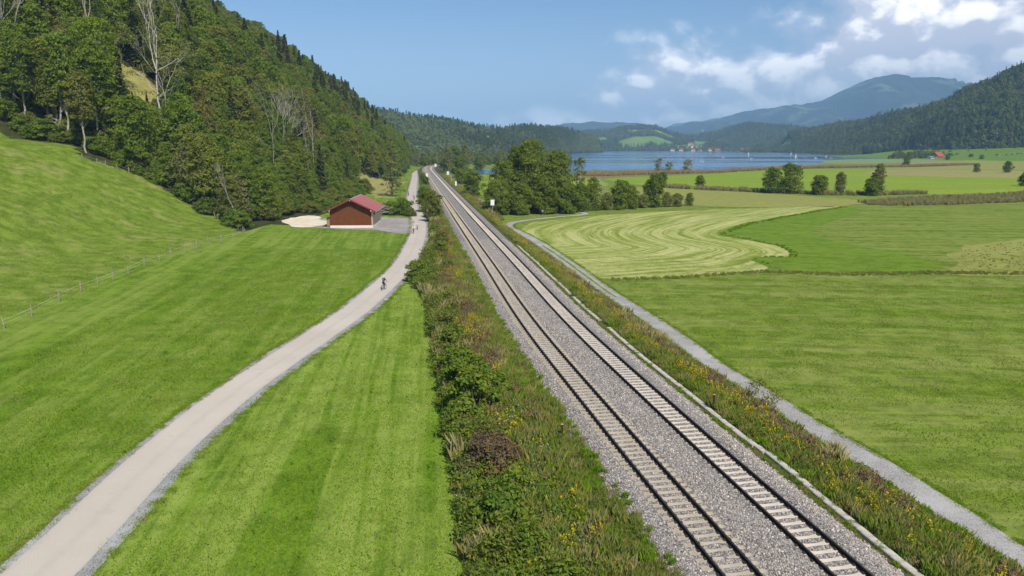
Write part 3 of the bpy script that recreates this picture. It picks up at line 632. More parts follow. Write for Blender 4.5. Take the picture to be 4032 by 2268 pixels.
# white track signs
def sign(x, y, z, h, bw, bh, lab, rz=0.0):
    t0 = empty('track_sign', (x, y, z), rz); tag(t0, lab, 'sign', 'white signs along the railway')
    b = MB(); b.tube([(0,0,-.3),(0,0,h)], [.035,.035], 8); obj('pole', b.data('pole', [plain_grey]), t0)
    b = MB(); b.box(-bw/2, bw/2, -.05, -.036, h-bh, h); obj('board', b.data('board', [M_WHITE]), t0)
    b = MB(); b.box(-bw/2, bw/2, -.0355, -.030, h-bh*.7, h-bh*.62); b.box(-bw/2, bw/2, -.0355, -.030, h-bh*.3, h-bh*.22); obj('bracket', b.data('bracket', [plain_grey]), t0)
plain_grey = plain('galvanised_steel', (.42,.42,.40), .55, .4, .15, 5.0, .3)
def bz(x, y): return float(gz(x, y))
for (x, y, h, bw, bh, lab) in [(-5.2,190,4.6,1.0,1.5,'large white board on a pole at the edge of the leafy tree clump'),
                               (-34.4,386,5.0,1.2,1.9,'white board on a tall pole among yellow weeds, far along the right track edge'),
                               (-42.9,362,4.6,1.1,1.8,'white board on a pole between far roadside bushes and the left track'),
                               (-62.0,584,4.2,1.6,2.4,'small white board where the tracks bend out of sight'),
                               (-24.9,318,2.9,.75,2.0,'narrow upright white plate low beside the right track edge')]:
    sign(x, y, bz(x, y), h, bw, bh, lab)
def pole(name, x, y, z, h, r, mat, lab, cat, grp=None, lean=(0,0)):
    b = MB(); b.tube([(0,0,-.3),(lean[0]*.5,lean[1]*.5,h*.5),(lean[0],lean[1],h)], [r,r,r*.9], 8)
    t0 = empty(name, (x, y, z)); tag(t0, lab, cat, grp); obj('shaft', b.data('shaft', [mat]), t0)
    b = MB(); b.tube([(lean[0],lean[1],h),(lean[0],lean[1],h+.03)], [r*1.25,r*1.1], 8); obj('cap', b.data('cap', [mat]), t0)
pole('marker_post', -31.0, 366, bz(-31, 366), 3.4, .08, M_WHITE, 'thin white marker post in yellow weeds beside the far right track', 'post')
pole('snow_pole', -22.3, 187, bz(-22.3, 187), 3.4, .055, plain('pale_wood_pole', (.62,.58,.45), .8, .1, .15, 3.0), 'tall pale thin pole beside the trees between road and tracks', 'pole')
for (x, y, lab) in ((-15.05,100,'short white delineator post at the road bend beside the round bush'), (-15.4,131,'short white delineator post on the road edge opposite the field corner'), (-53.2,404,'tiny white delineator post far along the road edge')):
    t0 = empty('delineator', (x, y, ZL), .3); tag(t0, lab, 'post', 'white delineator posts along the road')
    b = MB(); b.add([(-.06,-.05,-.2),(.06,-.05,-.2),(0,.06,-.2),(-.06,-.05,.88),(.06,-.05,.94),(0,.06,1.0)], [(0,1,4,3),(1,2,5,4),(2,0,3,5),(3,4,5)]); obj('shaft', b.data('shaft', [M_WHITE]), t0)
    b = MB(); b.box(-.062, .062, -.056, -.051, .62, .78); obj('reflector', b.data('reflector', [plain('dark_band', (.03,.03,.03), .6)]), t0)

# pasture fence
POSTS = [(-50.5,68.5),(-51.3,73.8),(-52.9,81.0),(-53.8,86.8),(-54.4,91.5),(-54.4,95.2),(-55.0,100.2),(-55.9,106.5),(-55.7,110.8),(-56.3,116.0),(-56.9,122.2),(-56.9,127.0),(-56.9,132.0),(-56.0,135.8),(-55.0,138.8),(-55.3,146.5)]
POSTS2 = [(-57.1,150.2),(-59.2,153.0),(-61.2,154.5),(-64.3,158.5),(-67.6,163.2),(-69.1,165.0),(-70.5,165.4),(-72.5,166.2),(-74.4,166.6),(-79,168.4),(-83.2,170.0),(-87.2,171.0),(-89,167.0),(-90.6,165.2),(-92.4,163.8),(-93.5,162.5),(-95.6,160.5)]
def fence(posts, lab, seed):
    rs = random.Random(seed); base = empty('pasture_fence', (posts[0][0], posts[0][1], float(gz(*posts[0])))); tag(base, lab, 'fence'); inv = Matrix.Translation(-base.location)
    tops = []
    pm = []
    for v in range(3):
        b = MB(); r = .065+.012*v; b.tube([(0,0,-.4),(.01*v,-.01,.6),(.03*(v-1),.02,1.25)], [r,r*.95,r*.85], 7); pm.append(b.data('post', [M_POST]))
    for x, y in posts:
        z = float(gz(x, y)); o = obj('post', pm[rs.randrange(3)], base, (x, y, z)); o.matrix_parent_inverse = inv; h = rs.uniform(.9, 1.12); o.scale = (1, 1, h); o.rotation_euler = (rs.uniform(-.08,.08), rs.uniform(-.08,.08), rs.uniform(0,6)); tops.append((x, y, z+.9*h))
    for p, q in zip(tops[:-1], tops[1:]):
        for dz, rr in ((0, .009), (-.38, .003)):
            p_, q_ = Vector(p), Vector(q); p_.z += dz; q_.z += dz; mid = (p_+q_)/2-Vector((0,0,.05))
            b = MB(); b.tube([p_, mid, q_], [rr]*3, 4); w_ = obj('tape' if dz == 0 else 'wire', b.data('tape', [M_TAPE]), base); w_.matrix_parent_inverse = inv
fence(POSTS, 'wooden post fence with white tape along the foot of the pasture', 1)
fence(POSTS2, 'wooden post fence climbing along the dark forest edge', 2)

# ------------------------------------------------------------------ shed
M_BROWN = plain('brown_cladding', (.165,.055,.018), .7, .2, .12, 1.2)
M_BEIGE = plain('beige_boards', (.56,.46,.32), .8, .15, .12, 1.5)
M_ROOFRED = plain('red_sheet_roof', (.235,.036,.044), .5, .35, .10, .8)
M_ROOFEDGE = plain('red_fascia', (.22,.045,.030), .6, .3, .12, 1.0)
M_PLINTH = plain('plinth_render', (.72,.67,.60), .85, .15, .06, 2.0)
M_DARKGLASS = plain('dark_window_glass', (.015,.016,.02), .12, .5, .2, 2.0)
M_WOODEND = plain('split_firewood', (.34,.25,.16), .9, .1, .35, 6.0)
M_RIDGE = plain('zinc_flashing', (.48,.50,.54), .45, .5, .1, 2.0, .4)
sh = empty('shed', (-32.4, 164.6, ZL), math.atan2(.9, 11.8)*-1+.13); tag(sh, 'brown clad gable shed with red metal roof and pale plinth beside the road', 'shed')
W, D_, HE, HR = 9.7, 15.0, 4.2, 6.55
# local frame: x from 0 (right front corner) to -W, y backwards
def gable(y, x0, x1, zb0, zb1, he, hr):
    return [(x0,y,zb0),(x1,y,zb1),(x1,y,he),((x0+x1)/2,y,hr),(x0,y,he)]
b = MB()  # corrugated gable wall: vertical trapezoid ribs
nrib = 60; xs = []; ysr = []
for i in range(nrib):
    x = -W+W*i/nrib; w_ = W/nrib; xs += [x, x+w_*.4, x+w_*.5, x+w_*.9]; ysr += [0, 0, .05, .05]
xs.append(0); ysr.append(0)
def topz(x): return HE+(HR-HE)*(1-abs(x+W/2)/(W/2))
V = []
for x, y in zip(xs, ysr): V += [(x, y-.03, .62), (x, y-.03, topz(x))]
b.add(V, [(2*i, 2*i+2, 2*i+3, 2*i+1) for i in range(len(xs)-1)]); obj('front_wall', b.data('front_wall', [M_BROWN]), sh)
b = MB(); b.add(gable(D_, -W, 0, 0, 0, HE, HR), [(4,3,2,1,0)]); obj('rear_wall', b.data('rear_wall', [M_BROWN]), sh)
b = MB(); b.box(-.12, 0.0, .06, D_-.01, .40, HE+.15); rw = obj('side_wall', b.data('side_wall', [M_BEIGE]), sh); tag(rw, 'beige boarded side wall')
for i in range(16):
    y = .1+i*(D_-.2)/16; b = MB(); b.box(.002, .03, y, y+.93, .42, HE+.1); obj('board', b.data('board', [M_BEIGE]), rw)
b = MB(); b.box(-W, -W+.12, .06, D_-.01, .3, HE+.15); lw = obj('side_wall', b.data('side_wall', [M_BROWN]), sh)
b = MB(); b.box(-W-.03, .05, -.02, D_+.02, -.6, .45); b.box(-W*.999, .04, -.015, .3, .45, .615); obj('plinth', b.data('plinth', [M_PLINTH]), sh)
b = MB(); b.box(-.17, .035, -.05, .12, .62, HE); obj('corner_board', b.data('corner_board', [M_BEIGE]), sh)
for yc in (3.2, 9.2):
    b = MB(); b.box(.03, .06, yc-.95, yc+.95, 2.75, 3.65); wf = obj('window', b.data('window', [M_RUST]), sh)
    b = MB(); b.box(.06, .065, yc-.88, yc-.03, 2.82, 3.58); b.box(.06, .065, yc+.03, yc+.88, 2.82, 3.58); obj('pane', b.data('pane', [M_DARKGLASS]), wf)
b = MB(); b.box(.031, .06, 5.2, 7.4, .42, 2.6); obj('side_door', b.data('side_door', [M_BEIGE]), sh)
ov, fo = 1.0, 1.1  # eave and front overhang
sl = (HR-HE)/(W/2); zr = HR+.22
def roof_side(sgn):
    xe = -W/2+sgn*(W/2+ov); ze = zr-sl*(W/2+ov); th = .14; b = MB(); y0, y1 = -fo, D_+.8; V = []
    # standing seam sheets
    b.add([(-W/2,y0,zr),(xe,y0,ze),(xe,y1,ze),(-W/2,y1,zr),(-W/2,y0,zr-th),(xe,y0,ze-th),(xe,y1,ze-th),(-W/2,y1,zr-th)],
          [(0,1,2,3),(7,6,5,4),(0,4,5,1),(1,5,6,2),(2,6,7,3)] if sgn < 0 else [(3,2,1,0),(4,5,6,7),(1,5,4,0),(2,6,5,1),(3,7,6,2)])
    o = obj('roof', b.data('roof', [M_ROOFRED]), sh)
    b = MB(); n = 34
    for i in range(n+1):
        y = y0+(y1-y0)*i/n; hy = .025; s_ = -W/2+sgn*.1; zs = zr-sl*.1
        b.add([(s_,y-hy,zs+.002),(xe,y-hy,ze+.002),(xe,y+hy,ze+.002),(s_,y+hy,zs+.002),(s_,y,zs+.06),(xe,y,ze+.06)], [(0,1,5,4),(2,3,4,5),(1,2,5),(3,0,4)])
    sm_ = obj('seams', b.data('seams', [M_ROOFRED]), o); sm_['kind'] = 'stuff'
    b = MB(); b.add([(-W/2,y0-.04,zr+.03),(xe,y0-.04,ze+.03),(xe,y0-.04,ze-.3),(-W/2,y0-.04,zr-.3),(-W/2,y0-.01,zr+.03),(xe,y0-.01,ze+.03),(xe,y0-.01,ze-.3),(-W/2,y0-.01,zr-.3)], [(0,1,2,3),(7,6,5,4),(0,4,5,1),(3,2,6,7),(1,5,6,2)]); obj('barge_board', b.data('barge_board', [M_ROOFEDGE]), o)
    b = MB(); b.tube([(xe+sgn*.06, y0, ze-.1), (xe+sgn*.06, y1, ze-.1)], [.075, .075], 8); obj('gutter', b.data('gutter', [M_RIDGE]), o)
roof_side(-1); roof_side(1)
b = MB(); b.add([(-W/2-.22,-fo,zr-.22*sl+.015),(-W/2,-fo,zr+.03),(-W/2+.22,-fo,zr-.22*sl+.015),(-W/2-.22,D_+.8,zr-.22*sl+.015),(-W/2,D_+.8,zr+.03),(-W/2+.22,D_+.8,zr-.22*sl+.015)], [(0,1,4,3),(1,2,5,4)]); obj('ridge_cap', b.data('ridge_cap', [M_RIDGE]), sh)
for x, z in ((-W/2, HR-.1), (-.12, HE-.12), (-W+.12, HE-.12)):
    b = MB(); b.box(x-.1, x+.1, -fo+.06, .0, z-.12, z+.14); pu = obj('purlin', b.data('purlin', [M_ROOFEDGE]), sh)
    b = MB(); b.box(x-.115, x+.115, -fo+.03, -fo+.058, z-.14, z+.16); obj('end_cap', b.data('end_cap', [M_WHITE]), pu)
# firewood stacked against the left wall
wp = empty('firewood_stack', (0, 0, 0)); wp.parent = None
wp.location = sh.matrix_basis @ Vector((-W-.45, .5, .28)); wp.rotation_euler = sh.rotation_euler; tag(wp, 'stack of split firewood against the left wall of the shed', 'firewood')
rs = random.Random(9); lm = []
for v in range(3):
    b = MB(); b.tube([(-.42,0,0),(.42,.02*v,0)], [.11+.02*v,.10+.02*v], 6); lm.append(b.data('log', [M_WOODEND]))
for r_ in range(9):
    for c_ in range(12):
        o = obj('log', lm[rs.randrange(3)], wp, (rs.uniform(-.06,.06), .15+c_*.245+rs.uniform(-.03,.03), .12+r_*.225+rs.uniform(-.02,.02)), rs.uniform(-.06,.06))
# log pile behind the shed
lp = empty('log_pile', (-35.6, 196.5, ZL)); tag(lp, 'heap of grey brushwood and logs behind the shed', 'log pile')
M_GREYWOOD = plain('grey_dead_wood', (.26,.225,.19), .9, .1, .35, 3.0)
for i in range(46):
    a = rs.uniform(-.5, .5); x0 = rs.uniform(-3.6, 3.6); hmax = 2.6*(1-(x0/4.2)**2); z0 = rs.uniform(.1, max(.3, hmax)); l = rs.uniform(.9, 2.2)
    b = MB(); r_ = rs.uniform(.06, .17); b.tube([(-l*math.cos(a), -l*math.sin(a), -.15*rs.random()), (l*math.cos(a), l*math.sin(a), .35*rs.random())], [r_, r_*.7], 6); obj('log', b.data('log', [M_GREYWOOD]), lp, (x0, rs.uniform(-1.3,1.3), z0))
# ------------------------------------------------------------------ vegetation prototypes
def leaf_mat(name, cols, transl=.30, vary=.48, upn=0.0):
    """leaf colours: cols run over individuals (object random), each leaf varies round that"""
    m, t = new_mat(name)
    rnd = t.n('ShaderNodeObjectInfo').outputs['Random']; lv = t.n('ShaderNodeAttribute', attribute_name='lv').outputs['Fac']
    r = t.n('ShaderNodeValToRGB', {0: rnd}); els = r.color_ramp.elements; els[0].color = (*cols[0], 1); els[1].color = (*cols[-1], 1)
    for i, c in enumerate(cols[1:-1]): els.new((i+1)/(len(cols)-1)).color = (*c, 1)
    v = t.ss(lv, 0, 1, 1-vary, 1+vary, 'LINEAR')
    col = t.mix(1.0, r.outputs[0], t.n('ShaderNodeCombineXYZ', {0: v, 1: t.m('MULTIPLY', t.m('ADD', v, 1.0), .5), 2: 1.0}).outputs[0], 'MULTIPLY')
    d = t.n('ShaderNodeBsdfDiffuse', {'Color': col})
    if upn:   # thin blades: soften the facing of single blades towards the lie of the sward
        g_ = t.n('ShaderNodeNewGeometry').outputs['Normal']; t.link(t.vm('NORMALIZE', t.vm('ADD', t.vm('MULTIPLY', g_, (1-upn,)*3), (0, 0, upn))), d.inputs['Normal'])
    tr_ = t.n('ShaderNodeBsdfTranslucent', {'Color': t.mix(1.0, col, (1.25, 1.25, .7), 'MULTIPLY')})
    mx = t.n('ShaderNodeMixShader', {0: transl, 1: d, 2: tr_}); t.n('ShaderNodeOutputMaterial', {'Surface': mx}); return m
LEAF = leaf_mat('broadleaf_leaves', [(.137,.197,.026),(.194,.256,.034),(.110,.167,.026),(.221,.239,.041),(.132,.201,.024),(.202,.180,.049),(.162,.231,.027)])
LEAF_BUSH = leaf_mat('shrub_leaves', [(.136,.196,.026),(.176,.234,.030),(.112,.174,.024),(.183,.182,.047),(.152,.220,.026)])
LEAF_BROWN = leaf_mat('brown_shrub_leaves', [(.131,.094,.050),(.163,.112,.062)], .2, .5)
LEAF_CLUMP = leaf_mat('lakeside_tree_leaves', [(.139,.186,.024),(.174,.219,.031),(.122,.162,.024)])
NEEDLE = leaf_mat('spruce_needles', [(.083,.109,.033),(.109,.127,.037),(.147,.139,.045),(.075,.101,.034),(.168,.142,.049)], .12)
LEAF_FAR = leaf_mat('far_leaves', [(.118,.173,.042),(.181,.227,.049),(.104,.155,.049),(.215,.235,.069),(.138,.192,.046),(.250,.227,.083)], .2)
LEAF_OLIVE = leaf_mat('olive_leaves', [(.193,.213,.053),(.232,.232,.069),(.173,.203,.048)])
BARK = plain('bark', (.115,.095,.075), .95, .05, .4, 3.0, 0, .6)
BARK_PALE = plain('pale_bark', (.34,.31,.26), .9, .1, .3, 2.0, 0, .4)
BARK_DEAD = plain('dead_wood_bark', (.50,.46,.40), .9, .1, .25, 2.0, 0, .4)
BARK_BARE = plain('bare_branches', (.34,.29,.22), .9, .1, .3, 2.0, 0, .4)
BLADE = leaf_mat('grass_blades', [(.176,.216,.038),(.270,.263,.074),(.149,.216,.030),(.230,.230,.057),(.351,.290,.128)], .35, .45, .6)
BLADE_G = leaf_mat('green_blades', [(.121,.230,.009),(.167,.282,.014),(.138,.259,.011),(.207,.293,.023)], .35, .4, .6)
BLADE_R = leaf_mat('reed_blades', [(.285,.262,.098),(.345,.300,.135),(.225,.240,.083)], .3, .4, .6)
HERB = leaf_mat('herb_leaves', [(.101,.169,.022),(.142,.209,.024),(.121,.169,.027),(.169,.209,.032)], .3, .4, .6)
HERB_RED = leaf_mat('reddish_seed_heads', [(.180,.102,.066),(.228,.144,.090),(.144,.102,.054)], .2, .5, .6)
GOLD = leaf_mat('goldenrod_flowers', [(.62,.45,.025),(.55,.43,.035)], .3, .3, .6)
PINK = leaf_mat('pale_flowers', [(.62,.55,.58),(.50,.36,.45)], .3, .2)

def leaf_quads(cen, nrm, size, rng, asp=.55):
    """rhombic leaves at cen with rough normal nrm"""
    n = len(cen); nrm = nrm/np.maximum(np.linalg.norm(nrm, axis=1), 1e-6)[:,None]
    r = rng.normal(size=(n,3)); a = np.cross(nrm, r); a /= np.maximum(np.linalg.norm(a, axis=1), 1e-6)[:,None]; b = np.cross(nrm, a)
    s = (size*rng.uniform(.6, 1.4, n))[:,None] if np.isscalar(size) else (size*rng.uniform(.6, 1.4, n))[:,None]
    V = np.stack([cen-a*s, cen+b*s*asp+nrm*s*.12, cen+a*s, cen-b*s*asp+nrm*s*.12], 1)
    return V.reshape(-1, 3)
def leaf_mesh(name, V, mat, lv):
    F = np.arange(len(V)).reshape(-1, 4); me = mesh_data(name, V, F, [mat]); fattr(me, 'lv', lv, 'FACE'); return me
def clump_leaves(rng, cen, rad, nper, size, squash=.75, up=.45):
    C = []; Nn = []; LV = []
    for c, r in zip(cen, rad):
        k = max(8, int(nper*(r/np.mean(rad))**2)); d = rng.normal(size=(k,3)); d /= np.linalg.norm(d, axis=1)[:,None]
        d[:,2] = np.where(d[:,2] < -.35, -d[:,2]*.6, d[:,2])
        rr = r*rng.uniform(.62, 1.12, k)[:,None]; p = c+d*rr*np.array([1,1,squash]); C.append(p)
        Nn.append(d+np.array([0,0,up])+rng.normal(size=(k,3))*.55); LV.append(np.clip(rng.normal(.5, .22, k)+rng.normal(0, .12), 0, 1))
    return np.concatenate(C), np.concatenate(Nn), np.concatenate(LV)
def limb(b, p0, p1, r0, r1, rng, k=5, sag=.15, seg=4):
    p0 = np.array(p0, float); p1 = np.array(p1, float); L = np.linalg.norm(p1-p0); pts = []; rr = []
    for i in range(seg+1):
        t = i/seg; j = rng.normal(size=3)*L*.025*(0 < i < seg); pts.append(p0*(1-t)+p1*t+j+np.array([0,0,sag*L*math.sin(math.pi*t)*.3])); rr.append(r0*(1-t)+r1*t)
    b.tube(pts, rr, k, 0, False)
def crown_w(t, pk):
    """relative crown radius at relative height t, widest at pk"""
    t = np.asarray(t, float); u = np.where(t < pk, (pk-t)/(pk+.22), (t-pk)/(1.03-pk)); return np.sqrt(np.maximum(1-np.abs(u)**2.2, .002))
def broadleaf(seed, H=20., R=5.0, base=.18, ncl=38, nper=110, leaf=.36, mat=LEAF, bark=BARK, lean=0., open_=0.0, trunk_r=None, top=.42, single=True):
    """a leafy tree: trunk with limbs, and a crown of leaf clumps"""
    rng = np.random.default_rng(seed); b = MB(); tr = trunk_r or H*.014
    topp = np.array([lean*H*.5+rng.normal()*.3, rng.normal()*.3, H*.86])
    limb(b, (0,0,-.4), topp*.45, tr*1.15, tr*.7, rng, 7, 0, 5); limb(b, topp*.45, topp, tr*.7, tr*.12, rng, 6, 0, 5)
    cen = []; rad = []
    while len(cen) < ncl:
        t = rng.random(); z = base+(1-base)*t
        w = crown_w(t, top)
        a = rng.uniform(0, 2*math.pi); q = R*float(w)*rng.uniform(.3, 1.0)**.6*(.82+.3*math.sin(a*2+seed)*math.sin(z*7+seed*1.7))
        if rng.random() < open_: continue
        p = np.array([math.cos(a)*q+lean*H*.5*z, math.sin(a)*q, z*H*.94]); cr = R*rng.uniform(.15, .33)*(.65+.35*float(w))
        cen.append(p); rad.append(cr)
    cen = np.array(cen); rad = np.array(rad)
    for i in range(0, ncl, 2):
        p = cen[i]; s = topp*min(.97, max(.1, (p[2]/(H*.86))*.72)); limb(b, s, p, tr*.38*(1-p[2]/H*.6), tr*.06, rng, 4, .2, 3)
    C, Nn, LV = clump_leaves(rng, cen, rad, nper, leaf)
    nf = int(len(C)*.45); t = rng.random(nf); zf = base+(1-base)*t; wf = crown_w(t, top)   # looser leaves between the clumps
    a = rng.uniform(0, 2*np.pi, nf); q = R*wf*np.sqrt(rng.uniform(.15, 1.05, nf))*(.85+.3*np.sin(a*3+zf*9+seed)); F3 = np.column_stack([np.cos(a)*q+lean*H*.5*zf, np.sin(a)*q, zf*H*.95])
    C = np.concatenate([C, F3]); Nn = np.concatenate([Nn, np.column_stack([np.cos(a), np.sin(a), np.full(nf, .7)])+rng.normal(size=(nf,3))*.7]); LV = np.concatenate([LV, np.clip(rng.normal(.5, .25, nf), 0, 1)])
    return b.data('trunk', [bark], True), leaf_mesh('crown', leaf_quads(C, Nn, leaf, rng), mat, LV)
def spruce(seed, H=24., R=3.6, base=.08, step=.62, leaf=.5, mat=NEEDLE, per=9):
    rng = np.random.default_rng(seed); b = MB(); b.tube([(0,0,-.4),(rng.normal()*.1,0,H*.5),(0,0,H*.985)], [H*.013,H*.008,.03], 6, 0, False)
    C = []; Nn = []; LV = []; z = H*base
    while z < H*.985:
        t = (z/H-base)/(1-base); w = R*(1-t)**.85*rng.uniform(.8, 1.12)+.15; nb = max(4, int(per*(1-.5*t))); ph = rng.uniform(0, 6.28); tone = np.clip(rng.normal(.5, .15), 0, 1)
        for j in range(nb):
            a = ph+2*math.pi*j/nb+rng.normal()*.18; L = w*rng.uniform(.72, 1.12); ns = max(2, int(L/(leaf*.55)))
            s = (np.arange(ns)+.6)/ns*L; dz = -.12*s-.10*s*s/R+.10*np.maximum(0, s-L*.7)
            p = np.column_stack([np.cos(a)*s, np.sin(a)*s, z+dz]); 
            for q in (-1, 1):
                off = (leaf*.35*(1-.4*np.arange(ns)/ns))[:,None]*np.array([-math.sin(a), math.cos(a), -.25])*q
                C.append(p+off+rng.normal(size=p.shape)*.05); Nn.append(np.tile([math.cos(a)*.25, math.sin(a)*.25, 1.0], (ns,1))+rng.normal(size=p.shape)*.35); LV.append(np.clip(tone+rng.normal(0, .16, ns), 0, 1))
        z += step*(1-.35*t)
    C, Nn, LV = np.concatenate(C), np.concatenate(Nn), np.concatenate(LV)
    return b.data('trunk', [BARK], True), leaf_mesh('crown', leaf_quads(C, Nn, leaf, rng, .6), mat, LV)
def bare(seed, H=18., spread=.32, bark=BARK_BARE, depth=4, lean=0.0, fork=.45, leafy=0, trunk_r=None):
    """dead or leafless tree: forked branches all in one trunk mesh, optional sparse leaves"""
    rng = np.random.default_rng(seed); b = MB(); tips = []
    def grow(p, d, L, r, dep):
        q = p+d*L; limb(b, p, q, r, r*.62, rng, 5 if dep > 1 else 3, 0, 3); 
        if dep == 0: tips.append(q); return
        n = 3 if dep == depth or dep < 3 else 2
        for i in range(n):
            e = d+rng.normal(size=3)*spread*(1.0 if dep < depth else .7); e[2] += .18; e /= np.linalg.norm(e); grow(q, e, L*rng.uniform(.6, .88), r*.6, dep-1)
    d = np.array([lean, 0, 1.]); d /= np.linalg.norm(d); tr = (trunk_r or H*.012)*.72
    limb(b, (0,0,-.4), d*H*fork*.5, tr, tr*.88, rng, 7, 0, 4)
    p = d*H*fork*.5; grow(p, d, H*fork*.5, tr*.88, depth)
    for i in range(5):
        h = rng.uniform(.35, 1.0)*H*fork; a = rng.uniform(0, 6.28); e = np.array([math.cos(a), math.sin(a), .55]); e /= np.linalg.norm(e); grow(d*h, e, H*.12, tr*.35, max(1, depth-2))
    tm = b.data('trunk', [bark], True)
    if not leafy: return tm, None
    tips = np.array(tips); C, Nn, LV = clump_leaves(rng, tips, np.full(len(tips), H*.045), leafy, .3)
    return tm, leaf_mesh('crown', leaf_quads(C, Nn, .26, rng), LEAF_OLIVE, LV)
def bush(seed, H=2.6, R=1.8, ncl=26, nper=70, leaf=.13, mat=LEAF_BUSH):
    rng = np.random.default_rng(seed); b = MB(); cen = []; rad = []
    for i in range(ncl):
        a = rng.uniform(0, 6.28); t = rng.random(); q = R*math.sqrt(rng.random())*(1-.55*t**2); cen.append((math.cos(a)*q, math.sin(a)*q, H*(.12+.78*t))); rad.append(R*rng.uniform(.22, .4))
    cen = np.array(cen); rad = np.array(rad)
    for c in cen[::2]: limb(b, (c[0]*.15, c[1]*.15, -.2), c, .03+.008*H, .01, rng, 4, .1, 3)
    C, Nn, LV = clump_leaves(rng, cen, rad, nper, leaf); C[:,2] = np.maximum(C[:,2], .03)
    return b.data('stems', [BARK], True), leaf_mesh('foliage', leaf_quads(C, Nn, leaf, rng), mat, LV)
def blades(seed, n, R, h, w, mat, droop=.5, mats2=None, frac2=0.0, h2=None):
    """a patch of grass blades or stalks, optional second material as heads"""
    rng = np.random.default_rng(seed); a = rng.uniform(0, 6.28, n); q = R*np.sqrt(rng.random(n)); x = np.cos(a)*q; y = np.sin(a)*q
    hh = h*rng.uniform(.5, 1.15, n); ld = rng.uniform(0, 6.28, n); l = hh*droop*rng.random(n); dx, dy = np.cos(ld), np.sin(ld); sd = rng.uniform(0, 6.28, n); wx, wy = np.cos(sd)*w, np.sin(sd)*w
    p0 = np.column_stack([x-wx, y-wy, np.full(n, -.03)]); p1 = np.column_stack([x+wx, y+wy, np.full(n, -.03)]); m = np.column_stack([x+dx*l*.35+wx*.8, y+dy*l*.35+wy*.8, hh*.62]); tp = np.column_stack([x+dx*l, y+dy*l, hh])
    V = np.stack([p0, p1, m, tp], 1).reshape(-1, 3); F = np.arange(4*n).reshape(-1, 4); lv = rng.random(n); mats = [mat]; mi = np.zeros(n, int)
    if mats2 is not None:
        k = rng.random(n) < frac2; C = np.repeat(tp[k], 3, 0)+rng.normal(size=(3*k.sum(),3))*np.array([w*3,w*3,h*.07]); Q = leaf_quads(C, rng.normal(size=C.shape)+np.array([0,0,.6]), h2 or w*3, rng, .8)
        V = np.concatenate([V, Q]); F = np.arange(len(V)).reshape(-1, 4); lv = np.concatenate([lv, rng.random(len(C))]); mats.append(mats2); mi = np.concatenate([mi, np.ones(len(C), int)])
    me = mesh_data('tuft', V, F, mats, mi); fattr(me, 'lv', lv, 'FACE'); return me
def herb(seed, n, R, h, leaf, mat, mats2=None, frac2=.1, nst=14):
    rng = np.random.default_rng(seed); a = rng.uniform(0, 6.28, nst); q = R*np.sqrt(rng.random(nst)); hs_ = h*rng.uniform(.45, 1.1, nst); k = rng.integers(0, nst, n); t = rng.random(n)**.7
    C = np.column_stack([np.cos(a[k])*q[k], np.sin(a[k])*q[k], t*hs_[k]])+rng.normal(size=(n,3))*np.array([R*.18,R*.18,.04]); C[:,2] = np.maximum(C[:,2], .02)
    V = leaf_quads(C, rng.normal(size=(n,3))*.6+np.array([0,0,1.]), leaf, rng, .42); lv = rng.random(n); mats = [mat]; mi = np.zeros(n, int)
    if mats2 is not None:
        mm = int(n*frac2); kk = rng.integers(0, nst, mm); C2 = np.column_stack([np.cos(a[kk])*q[kk], np.sin(a[kk])*q[kk], hs_[kk]*rng.uniform(.85, 1.1, mm)])+rng.normal(size=(mm,3))*R*.08
        V = np.concatenate([V, leaf_quads(C2, rng.normal(size=(mm,3)), leaf*.6, rng, .8)]); lv = np.concatenate([lv, rng.random(mm)]); mats.append(mats2); mi = np.concatenate([mi, np.ones(mm, int)])
    me = mesh_data('tuft', V, np.arange(len(V)).reshape(-1, 4), mats, mi); fattr(me, 'lv', lv, 'FACE'); return me

# ------------------------------------------------------------------ placing single trees and shrubs
def plant(name, parts, x, y, s=1.0, rz=0.0, lab=None, cat='tree', grp=None, names=('trunk', 'crown'), z=None, sz=None):
    t0 = empty(name, (x, y, (float(gz(x, y)) if z is None else z)-.05), rz); t0.scale = (s, s, s*(sz or 1.0)); tag(t0, lab, cat, grp)
    for nm, me in zip(names, parts):
        if me is not None: obj(nm, me, t0)
    return t0
rv = random.Random(77)
BL = [broadleaf(100+i, H=[21,19,23,18,22,20,24][i], R=[4.6,5.2,4.4,4.9,5.0,4.2,4.8][i], base=[.14,.2,.12,.18,.22,.15,.25][i], ncl=90, nper=85, leaf=.27) for i in range(7)]
SP = [spruce(200+i, H=[25,27,22,26][i], R=[3.4,3.9,3.3,3.6][i]) for i in range(4)]
EDGE_BUSH = [bush(300+i, H=[3.6,4.4,3.0,5.0][i], R=[2.6,2.9,2.4,2.7][i], ncl=60, nper=70, leaf=.19) for i in range(4)]
TRUNKY = [broadleaf(400+i, H=[25,23,27][i], R=[4.2,4.0,4.6][i], base=.42, ncl=70, nper=80, leaf=.27, bark=BARK_PALE, trunk_r=.27, open_=.15) for i in range(3)]

